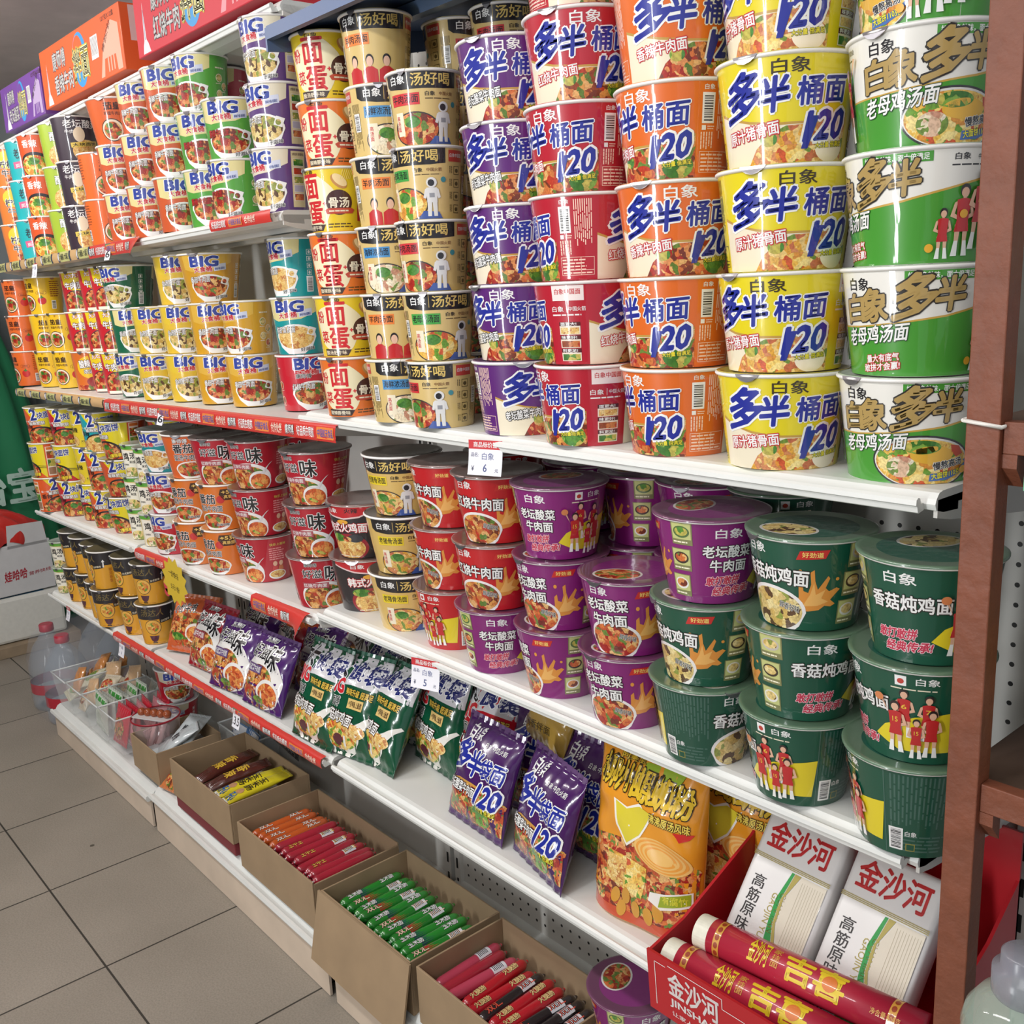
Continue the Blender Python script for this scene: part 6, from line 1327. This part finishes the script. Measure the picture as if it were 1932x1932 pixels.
def finish_roll(p0, p1, rad, label, ofs):
    r, bm, a, L, per, LL, Y, GO = noodle_roll(p0, p1, rad, label)
    bm.free()
    for x in (30, LL - 40):
        a.rect(x, -per / 2, x + 9, per / 2, GO, 1)
        for k in range(14): a.ell(x + 4.5, -per / 2 + per * (k + .5) / 14, 3, per / 36, film((150, 60, 30), .4, .6, .05), 2, 10)
    a.text('金沙河', 78, -14, 26, 30, Y, 2, .03, None, 0, 0, 0); a.text('家挂面', 108, -10, 10, 24, GO, 2, .02, vert=True)
    a.text('吉', 126, -16, 34, 32, Y, 2, .05); a.text('喜', 164, -17, 36, 34, Y, 2, .05); a.ell(182, 0, 9, 9, film((216, 120, 50), .4, .6, .05), 5, 18)
    a.text('净含量:400克', 232, -10, 34, 7, GO, 2, .015)
    a.cut(20, 2.4)
    for v in [v for v in a.bm.verts if not v.link_faces]: a.bm.verts.remove(v)
    for v in a.bm.verts:
        t = ofs - v.co.y / (rad * 1000); q = rad + .00015 + v.co.z * .00015; v.co = Vector((q * math.cos(t), q * math.sin(t), v.co.x / 1000))
    bm = a.bm; lathe(bm, [(rad, .020), (rad, L - .004)], 40, cap0=True, cap1=True); obj('paper_wrap', bm, a.mats, r, True)
    bm = bmesh.new(); lathe(bm, [(rad * .965, 0), (rad * .985, .002), (rad * .985, .022)], 40, cap0=True)
    for f in bm.faces: f.smooth = False
    obj('noodle_end', bm, plain((226, 224, 206), .4, noise=.06, scale=200), r)
finish_roll((-.745, .862, .602), (-.462, .885, .604), .0225, 'front red paper noodle roll lying across the display carton', math.radians(125))
finish_roll((-.722, .898, .630), (-.432, .925, .634), .0225, 'rear red paper noodle roll lying below the white packs', math.radians(125))
# ---------------------------------------------------------------- brown steel rack at the right
BR = plain((124, 70, 48), .55, noise=.16, scale=34, bump=.7, name='brown_paint')
r = empty('steel_rack', (-.386, .875, 0), 0, 'red-brown painted steel rack post and cross bars at the right edge', 'rack')
bm = bmesh.new(); bx(bm, -.0148, .0148, -.012, .012, 0, 2.2, bev=.0012); obj('post', bm, BR, r)
for z in (1.288, .950):
    bm = bmesh.new(); bx(bm, .0148, .62, -.006, .010, z, z + .028, bev=.001); obj('cross_bar', bm, BR, r)
    bm = bmesh.new(); bx(bm, -.0148, .62, .012, .34, z + .004, z + .024, bev=.001); obj('shelf_board', bm, plain((92, 72, 60), .6, noise=.1, scale=12), r)
    bm = bmesh.new(); prism(bm, [(-.006, z), (.010, z), (.010, z - .03), (-.006, z - .012)], .012, .028); obj('weld_gusset', bm, BR, r)
bm = bmesh.new(); P = [(-.0165, -.0138), (.0165, -.0138), (.0165, .0138), (-.0165, .0138), (-.0165, -.0138)]
tube(bm, [(x, y, 1.316 - .004 * (x + .0165) / .033) for x, y in P], .0019, 8); o = obj('cable_tie', bm, plain((226, 222, 214), .4)); o.location = (-.386, .875, 0); tag(o, 'white plastic cable tie round the brown post', 'cable tie')
a = Art(); a.mi(film((110, 190, 140), .25, .5, 0)); bm = a.bm; bx(bm, 0, .16, -.001, .001, -.046, 0); bx(bm, 0, .16, -.0014, .0008, -.008, .001)
for f in bm.faces[6:]: f.material_index = a.mi(film((86, 176, 70), .25, .5, 0))
o = obj('label_holder', bm, a.mats); o.location = (-.350, .8665, 1.305); tag(o, 'green plastic label holder hanging on the upper cross bar', 'label holder')
def bottle(name, loc_, prof, m, cap, capm, liq, label, cat, extra=None):
    r = empty(name, loc_, 0, label, cat)
    bm = bmesh.new(); lathe(bm, prof, 40, cap0=True); obj('bottle_wall', bm, m, r, True)
    if liq: bm = bmesh.new(); lathe(bm, [(q * .94, z + .002) for q, z in liq], 36, cap0=True, cap1=True); obj('contents', bm, liq_m(extra), r, True)
    bm = bmesh.new(); lathe(bm, cap, 36, cap1=True); obj('cap', bm, capm, r, True); return r
def liq_m(c): return film(c, .15, .6, 0)
r = bottle('oil_bottle', (-.292, .935, .975), [(.045, 0), (.048, .006), (.048, .11), (.046, .125), (.03, .150), (.018, .165), (.018, .18)], clear((214, 196, 70), .06, .45), [(.019, .176), (.019, .2)], plain((206, 170, 40), .4), [(.045, .002), (.046, .006), (.046, .115), (.043, .13)], 'clear bottle of golden oil standing on the lower rack board', 'oil bottle', (176, 140, 24))
a = Art(); a.rect(-40, 14, 40, 96, film((226, 230, 228)), 1); a.poly([(-40, 46), (-20, 40), (0, 44), (0, 50), (-22, 48), (-40, 56)], film((60, 150, 60)), 2); a.text('原香', -38, 30, 22, 10, film((60, 60, 60)), 2, .01); a.text('净含量', -38, 18, 22, 7, film((90, 90, 90)), 2, .01); a.cut(4)
for v in a.bm.verts:
    t = v.co.x / 48 - .15; q = .0484 + v.co.z * .0002; v.co = Vector((q * math.sin(t), -q * math.cos(t), v.co.y / 1000))
obj('paper_label', a.bm, a.mats, r)
r = bottle('clear_bottle', (-.300, .815, .60), [(.05, 0), (.052, .01), (.052, .15), (.05, .17), (.046, .178), (.049, .186), (.046, .20), (.036, .216), (.022, .224)], clear((196, 216, 200), .05, .38), [(.024, .222), (.0265, .226), (.0265, .247), (.020, .249), (.020, .263), (.017, .266)], clear((150, 152, 162), .25, .6), [(.05, .002), (.05, .01), (.05, .12)], 'clear ribbed bottle with grey translucent cap, lower right corner', 'bottle', (120, 150, 120))
A = Art(); A.mi(gl((224, 226, 224))); A.rect(-60, 0, 60, 52, gl((206, 140, 40)), 1); A.ell(0, 84, 52, 34, gl((30, 50, 110)), 2, 28); A.rect(-60, 120, 60, 150, gl((60, 140, 70)), 1); A.text('冰糖燕麦', -50, 4, 90, 16, gl((60, 40, 20)), 2, .02)
bm, mats = bag_mesh(.13, .16, .05, A, gl((224, 226, 224)), gl((200, 200, 200)), 77)
r = empty('snack_bag', (-.285, .93, 1.314), 0, 'white and orange packet with dark blue roundel on the upper rack board', 'snack bag'); obj('pouch', bm, mats, r, True)
bm = bmesh.new(); bx(bm, -.064, .064, -.001, .001, .154, .162); obj('crimped_seal', bm, gl((60, 140, 70)), r)
# ---------------------------------------------------------------- things beyond the far end of the shelves
def cloth(name, rgb, label, cat, cx, cy, z0, zt, rx, ry, seed, mat=None):
    R = random.Random(seed); ph = [R.uniform(0, 6.28) for _ in range(6)]; bm = bmesh.new(); n, m = 72, 26; g = []
    for j in range(m + 1):
        t = j / m; q = (1 - t ** 2.2) ** .62 if t < 1 else 0
        row = []
        for i in range(n):
            a_ = 2 * math.pi * i / n; w = 1 + (.07 * math.sin(7 * a_ + ph[0] + 3 * t) + .05 * math.sin(13 * a_ + ph[1] - 4 * t) + .04 * math.sin(4 * a_ + ph[2])) * (1 - .4 * t)
            row.append(bm.verts.new((cx + rx * q * w * math.cos(a_), cy + ry * q * w * math.sin(a_), z0 + (zt - z0) * t + .012 * math.sin(9 * a_ + 6 * t + ph[3]))))
        g.append(row)
    for A_, B_2 in zip(g, g[1:]):
        for i in range(n): bm.faces.new((A_[i], A_[(i + 1) % n], B_2[(i + 1) % n], B_2[i]))
    o = obj(name, bm, mat or plain(rgb, .6, noise=.08, scale=8, bump=.4), None, True); return o
r = empty('green_sack', (-4.955, 1.0, 0), 0, 'large dark green sack with white characters standing against the far wall', 'sack')
o = cloth('sack_body', (36, 128, 84), '', '', 0, 0, .0, 1.72, .205, .385, 4); o.parent = r
a = Art(); gm = plain((176, 204, 190), .6)
a.text('怡宝', -110, 0, 260, 150, gm, 2, .05)
wrap_flat(a, lambda x, y, L: Vector((.212 - .0000022 * (x - 60) ** 2 - L * .001, .10 + x / 1000, .60 + y / 1000)), 30, 30); obj('white_lettering', a.bm, a.mats, r)
r = empty('white_carton', (-4.66, 1.0, .252), math.radians(4), 'white drinks carton with red lettering on the foam box', 'carton')
WC = plain((206, 206, 206), .6, noise=.05, scale=20)
bm = bmesh.new(); bx(bm, -.06, .15, -.2, .195, 0, .215, bev=.003); obj('box', bm, WC, r)
for y0_, y1_ in ((-.19, -.02), (.02, .185)):
    bm = bmesh.new(); prism(bm, [(y0_, .20), (y1_, .20), (y1_ - .01, .295), (y0_ + .01, .30)], .146, .150); obj('raised_flap', bm, WC, r)
a = Art(); a.text('娃哈哈', 40, 60, 92, 44, mat_card((186, 40, 56)), 2, .035, None, 0, .15, .05); a.text('营养快线', 140, 70, 92, 16, mat_card((170, 60, 70)), 2, .01, None, 0, .15, .06)
wrap_flat(a, lambda x, y, L: Vector((.1503 + L * .0002, -.05 + x / 1000, y / 1000))); obj('side_print', a.bm, a.mats, r)
o = cloth('red_bag', (190, 40, 34), '', '', 0, 0, 0, .14, .095, .2, 9, film((196, 44, 36), .3, .6, .3)); o.location = (-4.60, .99, .470); tag(o, 'crumpled red plastic bag lying on the white drinks carton', 'plastic bag')
r = empty('foam_box', (-4.72, .95, .05), 0, 'white foam box on a wooden board beside the far shelf end', 'foam box')
FM = plain((216, 216, 208), .8, noise=.05, scale=60, bump=.2)
bm = bmesh.new(); bx(bm, .0, .22, -.32, .27, 0, .195, bev=.014); obj('box', bm, FM, r)
a = Art(); a.rect(-60, 0, 150, 60, mat_card((60, 120, 160)), 1); a.text('冰鲜', -40, 8, 90, 44, mat_card((220, 226, 230)), 2, .03); wrap_flat(a, lambda x, y, L: Vector((.14 + y / 1000, .05 + x / 1000, .1955 + L * .0002))); obj('lid_print', a.bm, a.mats, r)
bm = bmesh.new(); bx(bm, -4.74, -4.46, .62, 1.26, 0, .048, bev=.003); tag(obj('wooden_board', bm, plain((150, 132, 108), .8, noise=.15, scale=18)), 'worn wooden board on the floor under the foam box', 'board')
r = empty('water_bottle_pack', (-3.70, 1.04, 0), 0, 'shrink-wrapped pack of large water bottles on the floor by the shelf end', 'bottled water')
WB = clear((176, 192, 206), .08, .22); proto = None
for dx in (-.088, .088):
    for dy in (-.088, .088):
        bm = bmesh.new(); lathe(bm, [(.074, .002), (.08, .012), (.08, .05), (.077, .056), (.08, .062), (.08, .11), (.077, .116), (.08, .122), (.08, .16), (.074, .19), (.056, .235), (.03, .27), (.021, .285), (.021, .30)], 36, cap0=True); o = obj('bottle', bm, WB, r, True); o.location = (dx, dy, 0)
        bm = bmesh.new(); lathe(bm, [(.024, .288), (.025, .29), (.025, .312), (.022, .315)], 28, cap1=True); c_ = obj('red_cap', bm, plain((176, 36, 56), .4), o)
        bm = bmesh.new(); lathe(bm, [(.0805, .066), (.0805, .104)], 36); obj('wrap_label', bm, plain((176, 40, 54), .4), o)
bm = bmesh.new(); n = 48; pr = [(.178, .004), (.184, .05), (.180, .12), (.184, .20), (.165, .27), (.13, .315), (.05, .322), (0.001, .318)]
def sq(a_, q): c_, s_ = math.cos(a_), math.sin(a_); k = (abs(c_) ** 3.2 + abs(s_) ** 3.2) ** (-1 / 3.2); return (q * k * c_ * (1 + .012 * math.sin(14 * a_)), q * k * s_ * (1 + .012 * math.sin(11 * a_)))
rg = [[bm.verts.new((*sq(2 * math.pi * i / n, q * .97), z)) for i in range(n)] for q, z in pr]
for A_, B_2 in zip(rg, rg[1:]):
    for i in range(n): bm.faces.new((A_[i], A_[(i + 1) % n], B_2[(i + 1) % n], B_2[i]))
obj('shrink_film', bm, clear((206, 212, 224), .14, .10, 'shrink_film'), r, True)
